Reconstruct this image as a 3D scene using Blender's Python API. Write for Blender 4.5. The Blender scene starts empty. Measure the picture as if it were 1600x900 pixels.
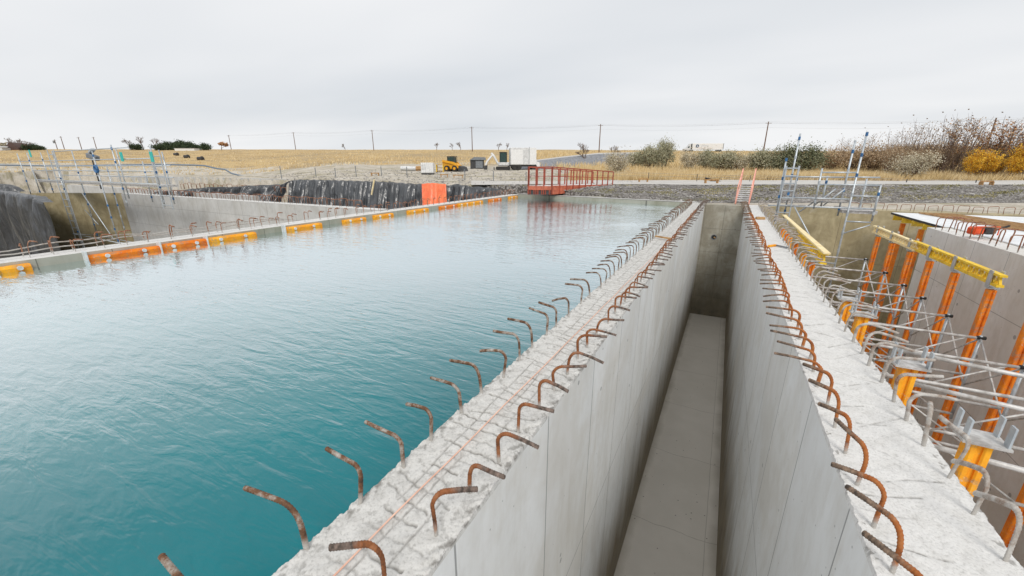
import bpy, math, random
import numpy as np
from mathutils import Vector, Matrix
random.seed(7); rng = np.random.default_rng(7)
S = bpy.context.scene
R = math.radians
PI = math.pi

# ---------------------------------------------------------------- camera
YAW, PITCH, FPX, EYE = R(28.06), R(16.89), 616.0, 1.8
cam = bpy.data.cameras.new('camera'); cam.sensor_width = 36; cam.lens = 36 * FPX / 1600
cam.clip_start = 0.05; cam.clip_end = 5000
co = bpy.data.objects.new('camera', cam); S.collection.objects.link(co)
co.location = (0, 0, EYE); co.rotation_euler = (R(90) - PITCH, 0, YAW); S.camera = co
FW = np.array([-math.sin(YAW), math.cos(YAW)]); RT = np.array([math.cos(YAW), math.sin(YAW)])

# ---------------------------------------------------------------- sky, sun, exposure
SUN_EL, SUN_ROT = R(46), R(148)
W = bpy.data.worlds.new("World"); S.world = W; W.use_nodes = True
nt = W.node_tree; N = nt.nodes; L = nt.links; N.clear()
out = N.new('ShaderNodeOutputWorld'); bg = N.new('ShaderNodeBackground'); bg.inputs[1].default_value = 0.1
sky = N.new('ShaderNodeTexSky'); sky.sky_type = 'NISHITA'; sky.sun_disc = False
sky.sun_elevation = SUN_EL; sky.sun_rotation = SUN_ROT; sky.dust_density = 3
tc = N.new('ShaderNodeTexCoord'); sep = N.new('ShaderNodeSeparateXYZ'); L.new(tc.outputs['Generated'], sep.inputs[0])
def wm(op, a, b=None, clamp=False):
    n = N.new('ShaderNodeMath'); n.operation = op; n.use_clamp = clamp
    for i, v in enumerate((a, b)):
        if v is None: continue
        if isinstance(v, (int, float)): n.inputs[i].default_value = v
        else: L.new(v, n.inputs[i])
    return n.outputs[0]
zz = wm('ADD', wm('MAXIMUM', sep.outputs[2], 0.0), 0.09)
cmb = N.new('ShaderNodeCombineXYZ'); L.new(wm('DIVIDE', sep.outputs[0], zz), cmb.inputs[0]); L.new(wm('DIVIDE', sep.outputs[1], zz), cmb.inputs[1])
mp = N.new('ShaderNodeMapping'); mp.inputs['Rotation'].default_value = (0, 0, -YAW); mp.inputs['Scale'].default_value = (0.26, 0.46, 1)
mp.inputs['Location'].default_value = (3.1, 1.7, 0)
L.new(cmb.outputs[0], mp.inputs[0])
nz = N.new('ShaderNodeTexNoise'); nz.inputs['Scale'].default_value = 0.75; nz.inputs['Detail'].default_value = 4; nz.inputs['Roughness'].default_value = 0.42
L.new(mp.outputs[0], nz.inputs['Vector'])
rp = N.new('ShaderNodeValToRGB'); e = rp.color_ramp.elements
e[0].position = 0.36; e[0].color = (0.67, 0.70, 0.735, 1); e[1].position = 0.62; e[1].color = (0.86, 0.865, 0.875, 1)
L.new(nz.outputs[0], rp.inputs[0])
# bright band along the horizon under the cloud base
hb = wm('SUBTRACT', 1.0, wm('MULTIPLY', wm('MAXIMUM', sep.outputs[2], 0.0), 11.0), True)
mxh = N.new('ShaderNodeMix'); mxh.data_type = 'RGBA'; L.new(wm('MULTIPLY', hb, 0.75), mxh.inputs[0]); L.new(rp.outputs[0], mxh.inputs[6]); mxh.inputs[7].default_value = (0.88, 0.89, 0.90, 1)
vs = N.new('ShaderNodeVectorMath'); vs.operation = 'SCALE'; vs.inputs[3].default_value = 8.3; L.new(mxh.outputs[2], vs.inputs[0])
mx = N.new('ShaderNodeMix'); mx.data_type = 'RGBA'; mx.inputs[0].default_value = 0.96
L.new(sky.outputs[0], mx.inputs[6]); L.new(vs.outputs[0], mx.inputs[7]); L.new(mx.outputs[2], bg.inputs[0]); L.new(bg.outputs[0], out.inputs[0])
sl = bpy.data.lights.new('sun', 'SUN'); sl.energy = 1.5; sl.angle = R(22); sl.color = (1, 0.96, 0.9)
so = bpy.data.objects.new('sun', sl); S.collection.objects.link(so)
d = Vector((math.sin(SUN_ROT) * math.cos(SUN_EL), math.cos(SUN_ROT) * math.cos(SUN_EL), math.sin(SUN_EL)))
so.rotation_euler = d.to_track_quat('Z', 'Y').to_euler()
S.view_settings.view_transform = 'Standard'; S.view_settings.look = 'None'; S.view_settings.exposure = 0.36; S.view_settings.gamma = 1

# ---------------------------------------------------------------- projection helpers (photo pixel -> place)
cP, sP = math.cos(PITCH), math.sin(PITCH)
Fw = np.array([FW[0] * cP, FW[1] * cP, -sP]); Rt = np.array([RT[0], RT[1], 0]); Up = np.cross(Rt, Fw)
C0 = np.array([0, 0, EYE])
def ray(x, y): return Rt * (x - 800) / FPX - Up * (y - 450) / FPX + Fw
def gz(x, y, z=0.0): r = ray(x, y); return C0 + r * (z - EYE) / r[2]
def gy(x, y, Y): r = ray(x, y); return C0 + r * (Y / r[1])
def gx(x, y, X): r = ray(x, y); return C0 + r * (X / r[0])
def gq(x, y, q): r = ray(x, y); return C0 + r * (q / (r[0] * FW[0] + r[1] * FW[1]))

# ---------------------------------------------------------------- object helpers
COL = S.collection
def tag(o, label=None, cat=None, group=None, kind=None):
    if label: o['label'] = label
    if cat: o['category'] = cat
    if group: o['group'] = group
    if kind: o['kind'] = kind
    return o
def empty(name, loc, rz=0, label=None, cat=None, group=None):
    o = bpy.data.objects.new(name, None); COL.objects.link(o); o.location = loc; o.rotation_euler = (0, 0, rz)
    o.empty_display_size = 0.2
    return tag(o, label, cat, group)
def mesh_obj(name, V, F, mats, parent=None, smooth=False, mi=None, recenter=False, local=False):
    V = np.asarray(V, float)
    off = np.zeros(3)
    if parent is not None and not local:
        V = V - np.array(parent.location); a = -parent.rotation_euler[2]
        if a: 
            c, s = math.cos(a), math.sin(a); V = np.stack([V[:, 0] * c - V[:, 1] * s, V[:, 0] * s + V[:, 1] * c, V[:, 2]], 1)
    elif parent is None and recenter:
        off = np.array([(V[:, 0].min() + V[:, 0].max()) / 2, (V[:, 1].min() + V[:, 1].max()) / 2, V[:, 2].min()]); V = V - off
    me = bpy.data.meshes.new(name); me.from_pydata(V.tolist(), [], F if isinstance(F, list) else F.tolist())
    for m in (mats if isinstance(mats, (list, tuple)) else [mats]): me.materials.append(m)
    if mi is not None: me.polygons.foreach_set('material_index', mi)
    if smooth: me.polygons.foreach_set('use_smooth', [True] * len(me.polygons))
    me.update()
    o = bpy.data.objects.new(name, me); COL.objects.link(o); o.location = off
    if parent is not None: o.parent = parent
    return o
class MB:
    def __init__(s): s.v = []; s.f = []; s.m = []; s.cur = 0
    def add(s, V, F):
        n = len(s.v); s.v += [tuple(map(float, p)) for p in V]; s.f += [[i + n for i in f] for f in F]; s.m += [s.cur] * len(F); return s
    def box(s, c, d, rz=0, ry=0, bev=0):
        hx, hy, hz = d[0] / 2, d[1] / 2, d[2] / 2
        if bev:
            b = min(bev, hx * .9, hy * .9, hz * .9); V = []; 
            for sx in (-1, 1):
                for sy in (-1, 1):
                    for sz in (-1, 1):
                        V += [(sx * (hx - b), sy * (hy - b), sz * hz), (sx * (hx - b), sy * hy, sz * (hz - b)), (sx * hx, sy * (hy - b), sz * (hz - b))]
            import bmesh
            bm = bmesh.new(); [bm.verts.new(p) for p in V]; bmesh.ops.convex_hull(bm, input=bm.verts); bm.verts.index_update()
            bmesh.ops.dissolve_limit(bm, angle_limit=0.02, verts=bm.verts, edges=bm.edges); bm.verts.index_update()
            V = [v.co[:] for v in bm.verts]; F = [[v.index for v in f.verts] for f in bm.faces]; bm.free()
        else:
            V = [(x, y, z) for x in (-hx, hx) for y in (-hy, hy) for z in (-hz, hz)]
            F = [[0, 1, 3, 2], [4, 6, 7, 5], [0, 4, 5, 1], [2, 3, 7, 6], [0, 2, 6, 4], [1, 5, 7, 3]]
        M = Matrix.Rotation(rz, 3, 'Z') @ Matrix.Rotation(ry, 3, 'Y')
        return s.add([tuple(M @ Vector(p) + Vector(c)) for p in V], F)
    def beam(s, a, b, w, h=None, up=(0, 0, 1)):
        h = h or w; a = Vector(a); b = Vector(b); t = (b - a).normalized(); u = Vector(up)
        if abs(t.dot(u)) > .99: u = Vector((1, 0, 0))
        r = t.cross(u).normalized() * w / 2; u = r.cross(t).normalized() * h / 2
        V = [p + i * r + j * u for p in (a, b) for i, j in ((-1, -1), (1, -1), (1, 1), (-1, 1))]
        return s.add(V, [[0, 1, 2, 3], [7, 6, 5, 4], [0, 4, 5, 1], [1, 5, 6, 2], [2, 6, 7, 3], [3, 7, 4, 0]])
    def tube(s, pts, r, n=8, cap=True):
        pts = [Vector(p) for p in pts]; k = len(pts); rr = r if isinstance(r, (list, tuple, np.ndarray)) else [r] * k
        V = []; F = []; u = None
        for i, p in enumerate(pts):
            t = (pts[min(i + 1, k - 1)] - pts[max(i - 1, 0)])
            t = t.normalized() if t.length > 1e-9 else Vector((0, 0, 1))
            if u is None: u = Vector((0, 0, 1)) if abs(t.z) < .9 else Vector((1, 0, 0))
            u = (u - t * u.dot(t)).normalized(); w = t.cross(u)
            for j in range(n):
                a = 2 * PI * j / n; V.append(p + (u * math.cos(a) + w * math.sin(a)) * rr[i])
        for i in range(k - 1):
            for j in range(n):
                a = i * n + j; b = i * n + (j + 1) % n; F.append([a, b, b + n, a + n])
        if cap: F.append(list(range(n))[::-1]); F.append([(k - 1) * n + j for j in range(n)])
        return s.add(V, F)
    def cyl(s, a, b, r, n=12, r2=None): return s.tube([a, b], [r, r if r2 is None else r2], n)
    def poly(s, pts, thick):   # prism: outline extruded along vector
        k = len(pts); t = Vector(thick); P = [Vector(p) for p in pts]
        return s.add(P + [p + t for p in P], [list(range(k))[::-1], [i + k for i in range(k)]] + [[i, (i + 1) % k, (i + 1) % k + k, i + k] for i in range(k)])
    def build(s, name, mat, parent=None, smooth=False, recenter=True, local=False):
        return mesh_obj(name, s.v, s.f, mat, parent, smooth, s.m if isinstance(mat, (list, tuple)) else None, recenter, local)
def link_copy(o, parent=None):
    c = o.copy(); COL.objects.link(c)
    if parent: c.parent = parent
    for ch in o.children:
        link_copy(ch, c)
    return c
ONES = ['', 'first', 'second', 'third', 'fourth', 'fifth', 'sixth', 'seventh', 'eighth', 'ninth', 'tenth', 'eleventh', 'twelfth', 'thirteenth', 'fourteenth', 'fifteenth', 'sixteenth', 'seventeenth', 'eighteenth', 'nineteenth']
TENS = ['', '', 'twenty', 'thirty', 'forty', 'fifty', 'sixty', 'seventy', 'eighty', 'ninety']
def ordinal(n):
    if n < 20: return ONES[n]
    return (TENS[n // 10][:-1] + 'ieth') if n % 10 == 0 else TENS[n // 10] + '-' + ONES[n % 10]

# ---------------------------------------------------------------- materials
class MT:
    def __init__(s, name, rough=.6, metal=0, spec=.5):
        s.m = bpy.data.materials.new(name); s.m.use_nodes = True; s.n = s.m.node_tree.nodes; s.l = s.m.node_tree.links
        s.b = s.n['Principled BSDF']; s.b.inputs['Roughness'].default_value = rough; s.b.inputs['Metallic'].default_value = metal
        s.b.inputs['Specular IOR Level'].default_value = spec
        s.tc = s.n.new('ShaderNodeTexCoord')
    def map(s, scale=(1, 1, 1), src='Object', rot=(0, 0, 0), loc=(0, 0, 0)):
        k = s.n.new('ShaderNodeMapping'); k.inputs['Scale'].default_value = scale; k.inputs['Rotation'].default_value = rot; k.inputs['Location'].default_value = loc
        s.l.new(s.tc.outputs[src], k.inputs[0]); return k.outputs[0]
    def noise(s, sc, det=4, rough=.55, v=None, dist=0):
        k = s.n.new('ShaderNodeTexNoise'); k.inputs['Scale'].default_value = sc; k.inputs['Detail'].default_value = det; k.inputs['Roughness'].default_value = rough; k.inputs['Distortion'].default_value = dist
        s.l.new(v if v is not None else s.tc.outputs['Object'], k.inputs['Vector']); return k.outputs[0]
    def voro(s, sc, v=None, feat='F1'):
        k = s.n.new('ShaderNodeTexVoronoi'); k.inputs['Scale'].default_value = sc; k.feature = feat
        s.l.new(v if v is not None else s.tc.outputs['Object'], k.inputs['Vector']); return k
    def ramp(s, f, stops):
        k = s.n.new('ShaderNodeValToRGB'); s.l.new(f, k.inputs[0]); el = k.color_ramp.elements
        while len(el) < len(stops): el.new(0.5)
        for q, (p, c) in zip(el, stops):
            q.position = p; q.color = tuple(c) + (1,) if not isinstance(c, (int, float)) else (c, c, c, 1)
        return k.outputs[0]
    def math(s, op, a, b=0.0, clamp=False):
        k = s.n.new('ShaderNodeMath'); k.operation = op; k.use_clamp = clamp
        for i, x in enumerate((a, b)):
            if isinstance(x, (int, float)): k.inputs[i].default_value = x
            else: s.l.new(x, k.inputs[i])
        return k.outputs[0]
    def mix(s, f, a, b, mode='MIX'):
        k = s.n.new('ShaderNodeMix'); k.data_type = 'RGBA'; k.blend_type = mode
        for i, x in zip((0, 6, 7), (f, a, b)):
            if isinstance(x, (int, float)): k.inputs[i].default_value = x
            elif isinstance(x, tuple): k.inputs[i].default_value = x + (1,)
            else: s.l.new(x, k.inputs[i])
        return k.outputs[2]
    def sepc(s, v):
        k = s.n.new('ShaderNodeSeparateXYZ'); s.l.new(v, k.inputs[0]); return k.outputs
    def col(s, c):
        if isinstance(c, tuple): s.b.inputs['Base Color'].default_value = c + (1,)
        else: s.l.new(c, s.b.inputs['Base Color'])
        return s
    def bump(s, h, strength=.5, dist=.02, chain=None):
        k = s.n.new('ShaderNodeBump'); k.inputs['Strength'].default_value = strength; k.inputs['Distance'].default_value = dist; s.l.new(h, k.inputs['Height'])
        if chain: s.l.new(chain, k.inputs['Normal'])
        s.l.new(k.outputs[0], s.b.inputs['Normal']); return k.outputs[0]
    def rnd(s):
        k = s.n.new('ShaderNodeObjectInfo'); return k.outputs['Random']
def simple(name, c, c2=None, rough=.6, metal=0, sc=6, bump=0, bsc=40, spec=.5):
    t = MT(name, rough, metal, spec)
    c2 = c2 or tuple(x * .7 for x in c)
    t.col(t.ramp(t.noise(sc, 6, .65), [(.38, c2), (.62, c)]))
    if bump: t.bump(t.noise(bsc, 4), bump, .01)
    return t.m

def wall_mat(name, light, dark, stain=None, stainz=(-6.2, -4.2), axis=1, panel=1.22, hol=True, rough=.75, jz=2.44, blotch=0, tie=.055):
    t = MT(name, rough)
    streak = t.noise(.9, 6, .62, t.map((1.1, 1.1, .35)), .8)
    fine = t.noise(6, 6, .65, t.map((1.2, 1.2, .7)))
    c = t.ramp(streak, [(.36, dark), (.52, light), (.70, tuple(min(.8, x * 1.12) for x in light))])
    c = t.mix(.35, c, t.ramp(fine, [(.38, dark), (.55, light)]))
    if blotch:
        c = t.mix(t.math('MULTIPLY', t.ramp(t.noise(.9, 7, .68, None, .7), [(.44, 0.0), (.60, 1.0)]), blotch), c, tuple(x * .75 for x in dark))
        c = t.mix(t.math('MULTIPLY', t.ramp(t.noise(.8, 5, .6, t.map(loc=(7, 3, 5)), .4), [(.56, 0.0), (.62, 1.0)]), .5), c, (.60, .58, .50))
    drip = t.ramp(t.noise(1.0, 7, .7, t.map((5.5, 5.5, .16), loc=(3, 1, 7))), [(.52, 0.0), (.66, 1.0)])
    c = t.mix(t.math('MULTIPLY', t.math('MULTIPLY', drip, t.ramp(t.noise(.45, 3, .5, t.map(loc=(2, 8, 3))), [(.42, .15), (.62, 1.0)])), .5), c, tuple(x * k for x, k in zip(dark, (.75, .68, .55))))
    blot = t.ramp(t.noise(.5, 6, .65, t.map(loc=(5, 2, 9)), .8), [(.46, 0.0), (.60, 1.0)])
    c = t.mix(t.math('MULTIPLY', blot, .5), c, tuple(x * k for x, k in zip(dark, (.92, .86, .76))))
    smear = t.ramp(t.noise(1.3, 5, .6, t.map((1, .8, .45), rot=(.5, 0, 0), loc=(9, 4, 2)), 1.5), [(.50, 0.0), (.64, 1.0)])
    c = t.mix(t.math('MULTIPLY', smear, .35), c, tuple(min(.82, x * 1.25) for x in light))
    c = t.mix(.3, c, t.ramp(t.noise(.55, 3), [(.4, tuple(x * .82 for x in light)), (.6, light)]))
    sx = t.sepc(t.tc.outputs['Object'])
    u = sx[axis]
    # panel tint: each formwork panel takes its own tone
    pid = t.math('FLOOR', t.math('DIVIDE', u, panel)); zid = t.math('FLOOR', t.math('DIVIDE', sx[2], jz))
    wn = t.n.new('ShaderNodeTexWhiteNoise'); wn.noise_dimensions = '2D'; cb = t.n.new('ShaderNodeCombineXYZ'); t.l.new(pid, cb.inputs[0]); t.l.new(zid, cb.inputs[1]); t.l.new(cb.outputs[0], wn.inputs['Vector'])
    c = t.mix(t.math('MULTIPLY', wn.outputs['Value'], .22), c, tuple(x * .72 for x in light))
    def line(v, per, w):
        f = t.math('FRACT', t.math('DIVIDE', v, per)); a = t.math('ABSOLUTE', t.math('SUBTRACT', f, .5)); return t.math('GREATER_THAN', a, .5 - w / per)
    ln = t.math('MAXIMUM', line(u, panel, .008), line(sx[2], jz, .007))
    c = t.mix(t.math('MULTIPLY', ln, .8), c, tuple(x * .28 for x in light))
    hgt = t.math('MULTIPLY', ln, -1.0)
    if hol:
        vd = t.voro(2.1, t.map((1, 1, 1)))
        hm = t.math('LESS_THAN', vd.outputs['Distance'], tie)
        vd2 = t.voro(9); h2 = t.math('LESS_THAN', vd2.outputs['Distance'], .07)
        nm = t.math('GREATER_THAN', t.noise(1.3, 2), .52); h2 = t.math('MULTIPLY', h2, nm)
        hh = t.math('MAXIMUM', t.math('MULTIPLY', hm, t.math('GREATER_THAN', fine, .42)), h2)
        c = t.mix(t.math('MULTIPLY', hh, .7), c, tuple(x * .3 for x in light)); hgt = t.math('SUBTRACT', hgt, hh)
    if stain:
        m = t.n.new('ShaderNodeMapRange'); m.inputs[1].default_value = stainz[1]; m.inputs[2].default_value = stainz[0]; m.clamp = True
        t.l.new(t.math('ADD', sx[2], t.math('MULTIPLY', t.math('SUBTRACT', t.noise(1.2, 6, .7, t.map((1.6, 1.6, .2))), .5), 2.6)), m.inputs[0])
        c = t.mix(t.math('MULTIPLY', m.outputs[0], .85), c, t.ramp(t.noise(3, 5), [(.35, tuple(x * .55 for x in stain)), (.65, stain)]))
    t.col(c)
    b = t.bump(hgt, .6, .004); t.bump(t.math('ADD', fine, t.noise(60, 3)), .12, .01, b)
    return t.m

M = {}
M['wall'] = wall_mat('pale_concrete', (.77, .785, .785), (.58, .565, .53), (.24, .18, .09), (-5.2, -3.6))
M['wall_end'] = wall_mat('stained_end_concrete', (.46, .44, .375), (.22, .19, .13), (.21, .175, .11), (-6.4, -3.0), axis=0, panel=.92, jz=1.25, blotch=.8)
M['wall_tan'] = wall_mat('tan_stained_concrete', (.50, .43, .27), (.24, .185, .085), (.22, .17, .085), (-6.4, -1.5), axis=0, panel=2.4, blotch=.85)
M['wall_grey'] = wall_mat('grey_concrete', (.54, .54, .53), (.38, .375, .36), axis=0, panel=2.44, jz=1.3)
M['wall_right'] = wall_mat('warm_grey_concrete', (.76, .755, .735), (.56, .54, .50), (.50, .45, .37), (-6.6, -4.2), panel=1.5, tie=.10)
M['wall_green'] = wall_mat('algae_concrete', (.42, .41, .35), (.25, .25, .18), hol=False)

def top_mat(name, a, b):
    t = MT(name, .9, spec=.2)
    n1 = t.noise(9, 8, .7); n2 = t.noise(60, 5, .7)
    c = t.ramp(n1, [(.3, b), (.55, a)]); c = t.mix(.4, c, t.ramp(n2, [(.34, tuple(x * .55 for x in b)), (.5, a)]))
    at = t.n.new('ShaderNodeAttribute'); at.attribute_name = 'groove'
    c = t.mix(t.math('MULTIPLY', at.outputs['Fac'], .85), c, (.10, .09, .075))
    t.col(c); t.bump(n2, .5, .006); return t.m
M['top_left'] = top_mat('rough_screeded_concrete', (.60, .595, .575), (.42, .41, .385))
M['top_right'] = top_mat('pale_screeded_concrete', (.67, .665, .65), (.52, .51, .485))

def rust_mat(name, stops, sc=14, tip=None):
    t = MT(name, .8, .15, .3)
    r = t.rnd(); k = t.n.new('ShaderNodeCombineXYZ'); t.l.new(t.math('MULTIPLY', r, 37.0), k.inputs[0]); t.l.new(t.math('MULTIPLY', r, 11.0), k.inputs[2])
    va = t.n.new('ShaderNodeVectorMath'); va.operation = 'ADD'; t.l.new(t.tc.outputs['Object'], va.inputs[0]); t.l.new(k.outputs[0], va.inputs[1])
    n = t.noise(sc, 6, .7, va.outputs[0])
    c = t.ramp(n, stops)
    if tip:
        mr0 = t.n.new('ShaderNodeMapRange'); mr0.clamp = True; mr0.inputs[1].default_value = .08; mr0.inputs[2].default_value = .17
        t.l.new(t.math('ADD', t.sepc(t.tc.outputs['Object'])[0], t.math('MULTIPLY', t.math('SUBTRACT', n, .5), .35)), mr0.inputs[0])
        c = t.mix(mr0.outputs[0], c, t.ramp(t.noise(30, 5), [(.35, (.07, .055, .045)), (.5, tip), (.68, tuple(min(.5, x * 1.7) for x in tip))]))
    z = t.sepc(t.tc.outputs['Object'])[2]
    # cement paste on the lowest centimetres of every bar
    mr = t.n.new('ShaderNodeMapRange'); mr.clamp = True; mr.inputs[1].default_value = .075; mr.inputs[2].default_value = .03
    t.l.new(t.math('ADD', z, t.math('MULTIPLY', t.math('SUBTRACT', n, .5), .12)), mr.inputs[0])
    c = t.mix(mr.outputs[0], c, (.46, .44, .41)); t.col(c)
    t.bump(t.noise(220, 3), .5, .003); return t.m
M['barA'] = rust_mat('weathered_rebar', [(.32, (.05, .035, .028)), (.47, (.17, .085, .045)), (.56, (.30, .25, .21)), (.68, (.42, .40, .37))])
M['barB'] = rust_mat('orange_rust_rebar', [(.3, (.07, .035, .022)), (.48, (.26, .095, .035)), (.60, (.34, .15, .07)), (.74, (.33, .30, .27))], tip=(.16, .12, .10))
M['barC'] = rust_mat('bright_rust_rebar', [(.28, (.09, .035, .02)), (.46, (.34, .11, .03)), (.62, (.42, .16, .05)), (.8, (.34, .30, .26))], tip=(.20, .14, .10))
M['barD'] = rust_mat('cement_coated_rebar', [(.3, (.20, .10, .06)), (.43, (.33, .28, .24)), (.6, (.50, .48, .45))])
M['barT'] = rust_mat('small_rusty_rebar', [(.3, (.13, .055, .03)), (.5, (.30, .13, .07)), (.66, (.38, .28, .22))])
M['galv'] = simple('galvanised_tube', (.55, .59, .62), (.40, .44, .47), .42, .55, 9)
M['galv_white'] = simple('bright_aluminium', (.60, .59, .575), (.34, .32, .30), .5, .2, 9)
M['bluec'] = simple('blue_painted_coupler', (.03, .16, .38), (.02, .09, .22), .5)
M['orange'] = simple('orange_painted_post', (.86, .26, .01), (.70, .14, .008), .5, 0, 3, .1)
M['amber'] = simple('amber_painted_post', (.95, .42, .01), (.82, .26, .01), .5, 0, 3, .1)
M['yellow'] = simple('yellow_timber_beam', (.86, .58, .03), (.68, .42, .02), .6, 0, 8, .1)
M['cream'] = simple('cream_timber', (.86, .74, .44), (.74, .58, .30), .7, 0, 5, .1)
M['wood'] = simple('brown_timber', (.50, .30, .13), (.30, .16, .06), .8, 0, 5, .1)
M['paleply'] = simple('pale_plywood_sheet', (.80, .82, .84), (.68, .70, .72), .5, 0, 3)
M['darkedge'] = simple('dark_edge', (.03, .03, .03), None, .7)
def worn(name, a, b):
    t = MT(name, .65, 0, .3); c = t.ramp(t.noise(4, 6, .7), [(.35, b), (.6, a)])
    c = t.mix(t.math('MULTIPLY', t.ramp(t.noise(7, 7, .75, None, .5), [(.54, 0.0), (.64, 1.0)]), .7), c, (.30, .24, .17))
    c = t.mix(t.math('MULTIPLY', t.ramp(t.noise(22, 5, .7), [(.60, 0.0), (.68, 1.0)]), .6), c, (.60, .56, .50)); t.col(c); t.bump(t.noise(30, 4), .25, .01); return t.m
M['orange'] = worn('worn_orange_post', (.84, .25, .012), (.62, .12, .008)); M['amber'] = worn('worn_amber_post', (.92, .42, .02), (.76, .26, .01))
M['yellow'] = worn('worn_yellow_beam', (.86, .60, .05), (.68, .42, .02))
M['washer'] = simple('pale_washer', (.75, .77, .78), (.5, .52, .52), .5)
M['redsteel'] = simple('faded_red_steel', (.42, .085, .045), (.25, .055, .035), .65, 0, 5, .1)
M['coral'] = simple('coral_painted_steel', (.58, .16, .085), (.36, .09, .05), .65, 0, 5, .1)
M['pink'] = simple('pink_painted_wood', (.85, .42, .34), (.66, .30, .22), .7)
M['white'] = simple('white_paint', (.80, .80, .80), (.66, .66, .65), .5)
M['offwhite'] = simple('offwhite_panel', (.70, .71, .71), (.5, .5, .5), .5, 0, 4)
M['catyellow'] = simple('machine_yellow', (.85, .42, .015), (.62, .28, .01), .5)
M['black'] = simple('black_rubber', (.018, .018, .018), (.04, .038, .035), .8)
M['dark'] = simple('dark_metal', (.06, .06, .062), (.03, .03, .03), .6)
M['grey'] = simple('grey_paint', (.22, .24, .26), (.15, .16, .17), .6)
M['glass'] = simple('dark_glass', (.02, .06, .05), (.015, .03, .03), .08)
M['pole'] = simple('weathered_pole_wood', (.20, .12, .08), (.12, .07, .045), .9)
M['wire'] = simple('dull_wire', (.30, .31, .32), None, .6)
M['string'] = simple('pink_string', (.80, .52, .40), (.66, .38, .28), .8)
M['redplastic'] = simple('red_orange_paint', (.85, .11, .02), (.6, .06, .01), .5)
M['pipe'] = simple('blue_grey_hose', (.17, .22, .28), (.11, .15, .2), .5)
M['teal'] = simple('teal_tag', (.02, .50, .45), None, .5)
M['navy'] = simple('navy_lettering', (.03, .10, .22), None, .5)
M['greyletter'] = simple('grey_lettering', (.42, .45, .50), None, .5)

t = MT('wet_sediment', .5, 0, .4); c = t.ramp(t.noise(.9, 5), [(.38, (.74, .70, .62)), (.62, (.82, .775, .70))])
c = t.mix(.25, c, t.ramp(t.noise(90, 3), [(.3, (.42, .39, .34)), (.5, (.68, .64, .57))]))
vd = t.voro(4.5); c = t.mix(t.math('MULTIPLY', t.math('LESS_THAN', vd.outputs['Distance'], .07), .7), c, (.12, .09, .06))
yy_ = t.sepc(t.tc.outputs['Object']); wv_ = t.math('ADD', yy_[1], t.math('MULTIPLY', t.noise(.8, 4), .35))
ab_ = t.math('ABSOLUTE', t.math('SUBTRACT', t.math('FRACT', t.math('DIVIDE', wv_, 2.7)), .5)); ln_ = t.math('GREATER_THAN', ab_, .4965)
ax_ = t.math('LESS_THAN', t.math('ABSOLUTE', t.math('SUBTRACT', t.math('ADD', yy_[0], t.math('MULTIPLY', t.noise(.6, 3), .06)), .64)), .008)
c = t.mix(t.math('MULTIPLY', t.math('MAXIMUM', ln_, ax_), .4), c, (.25, .22, .17))
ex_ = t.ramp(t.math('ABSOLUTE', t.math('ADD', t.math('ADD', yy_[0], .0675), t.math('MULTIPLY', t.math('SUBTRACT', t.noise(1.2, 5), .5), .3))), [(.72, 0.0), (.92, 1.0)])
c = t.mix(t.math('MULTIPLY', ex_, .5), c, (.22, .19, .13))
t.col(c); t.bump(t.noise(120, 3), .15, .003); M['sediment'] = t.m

def tarp_mat(name, a, b, rough=.42):
    t = MT(name, rough, 0, 1.0); t.b.inputs['IOR'].default_value = 1.6
    t.col(t.ramp(t.noise(1.3, 6, .7, None, .4), [(.42, a), (.70, b)]))
    va = t.voro(1.0, t.map((1, 1, .45), rot=(.3, 0, .4)), 'SMOOTH_F1')
    h = t.math('ADD', t.math('MULTIPLY', va.outputs['Distance'], 1.1), t.math('MULTIPLY', t.noise(1.1, 3, .5, t.map((2.6, 2.6, .6)), 1.4), 1.2))
    t.bump(h, 1.0, .10); return t.m
M['tarp'] = tarp_mat('black_plastic_tarp', (.012, .014, .017), (.042, .048, .058), .3)
M['orangetarp'] = tarp_mat('orange_plastic_tarp', (.90, .12, .01), (.95, .20, .03), .5)

t = MT('water', .5, 0, .2)
w1 = t.noise(4.2, 3, .55, t.map((.42, 1.7, 1), rot=(0, 0, R(-38))), .6)
w2 = t.noise(10, 2, .5, t.map((.6, 1.5, 1), rot=(0, 0, R(-52))), .4)
w3 = t.noise(.5, 2, .5)
patch = t.ramp(t.noise(.22, 2), [(.38, .35), (.62, 1.0)])
h = t.math('MULTIPLY', t.math('ADD', w1, t.math('MULTIPLY', w2, .35)), patch)
h = t.math('ADD', h, t.math('MULTIPLY', w3, 1.0))
t.col(t.ramp(t.noise(.25, 2), [(.35, (.000, .115, .140)), (.65, (.004, .165, .190))]))
nb = t.bump(h, .85, .021)
gl = t.n.new('ShaderNodeBsdfGlossy'); gl.inputs['Roughness'].default_value = .03; gl.inputs['Color'].default_value = (.93, .985, 1, 1); t.l.new(nb, gl.inputs['Normal'])
lw = t.n.new('ShaderNodeLayerWeight'); lw.inputs[0].default_value = .5; t.l.new(nb, lw.inputs['Normal'])
fc = t.ramp(lw.outputs['Facing'], [(.25, .005), (.42, .032), (.55, .17), (.67, .52), (.80, .90), (.93, 1.0)])
ms = t.n.new('ShaderNodeMixShader'); t.l.new(fc, ms.inputs[0]); t.l.new(t.b.outputs[0], ms.inputs[1]); t.l.new(gl.outputs[0], ms.inputs[2])
t.l.new(ms.outputs[0], t.n['Material Output'].inputs[0]); M['water'] = t.m

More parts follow.
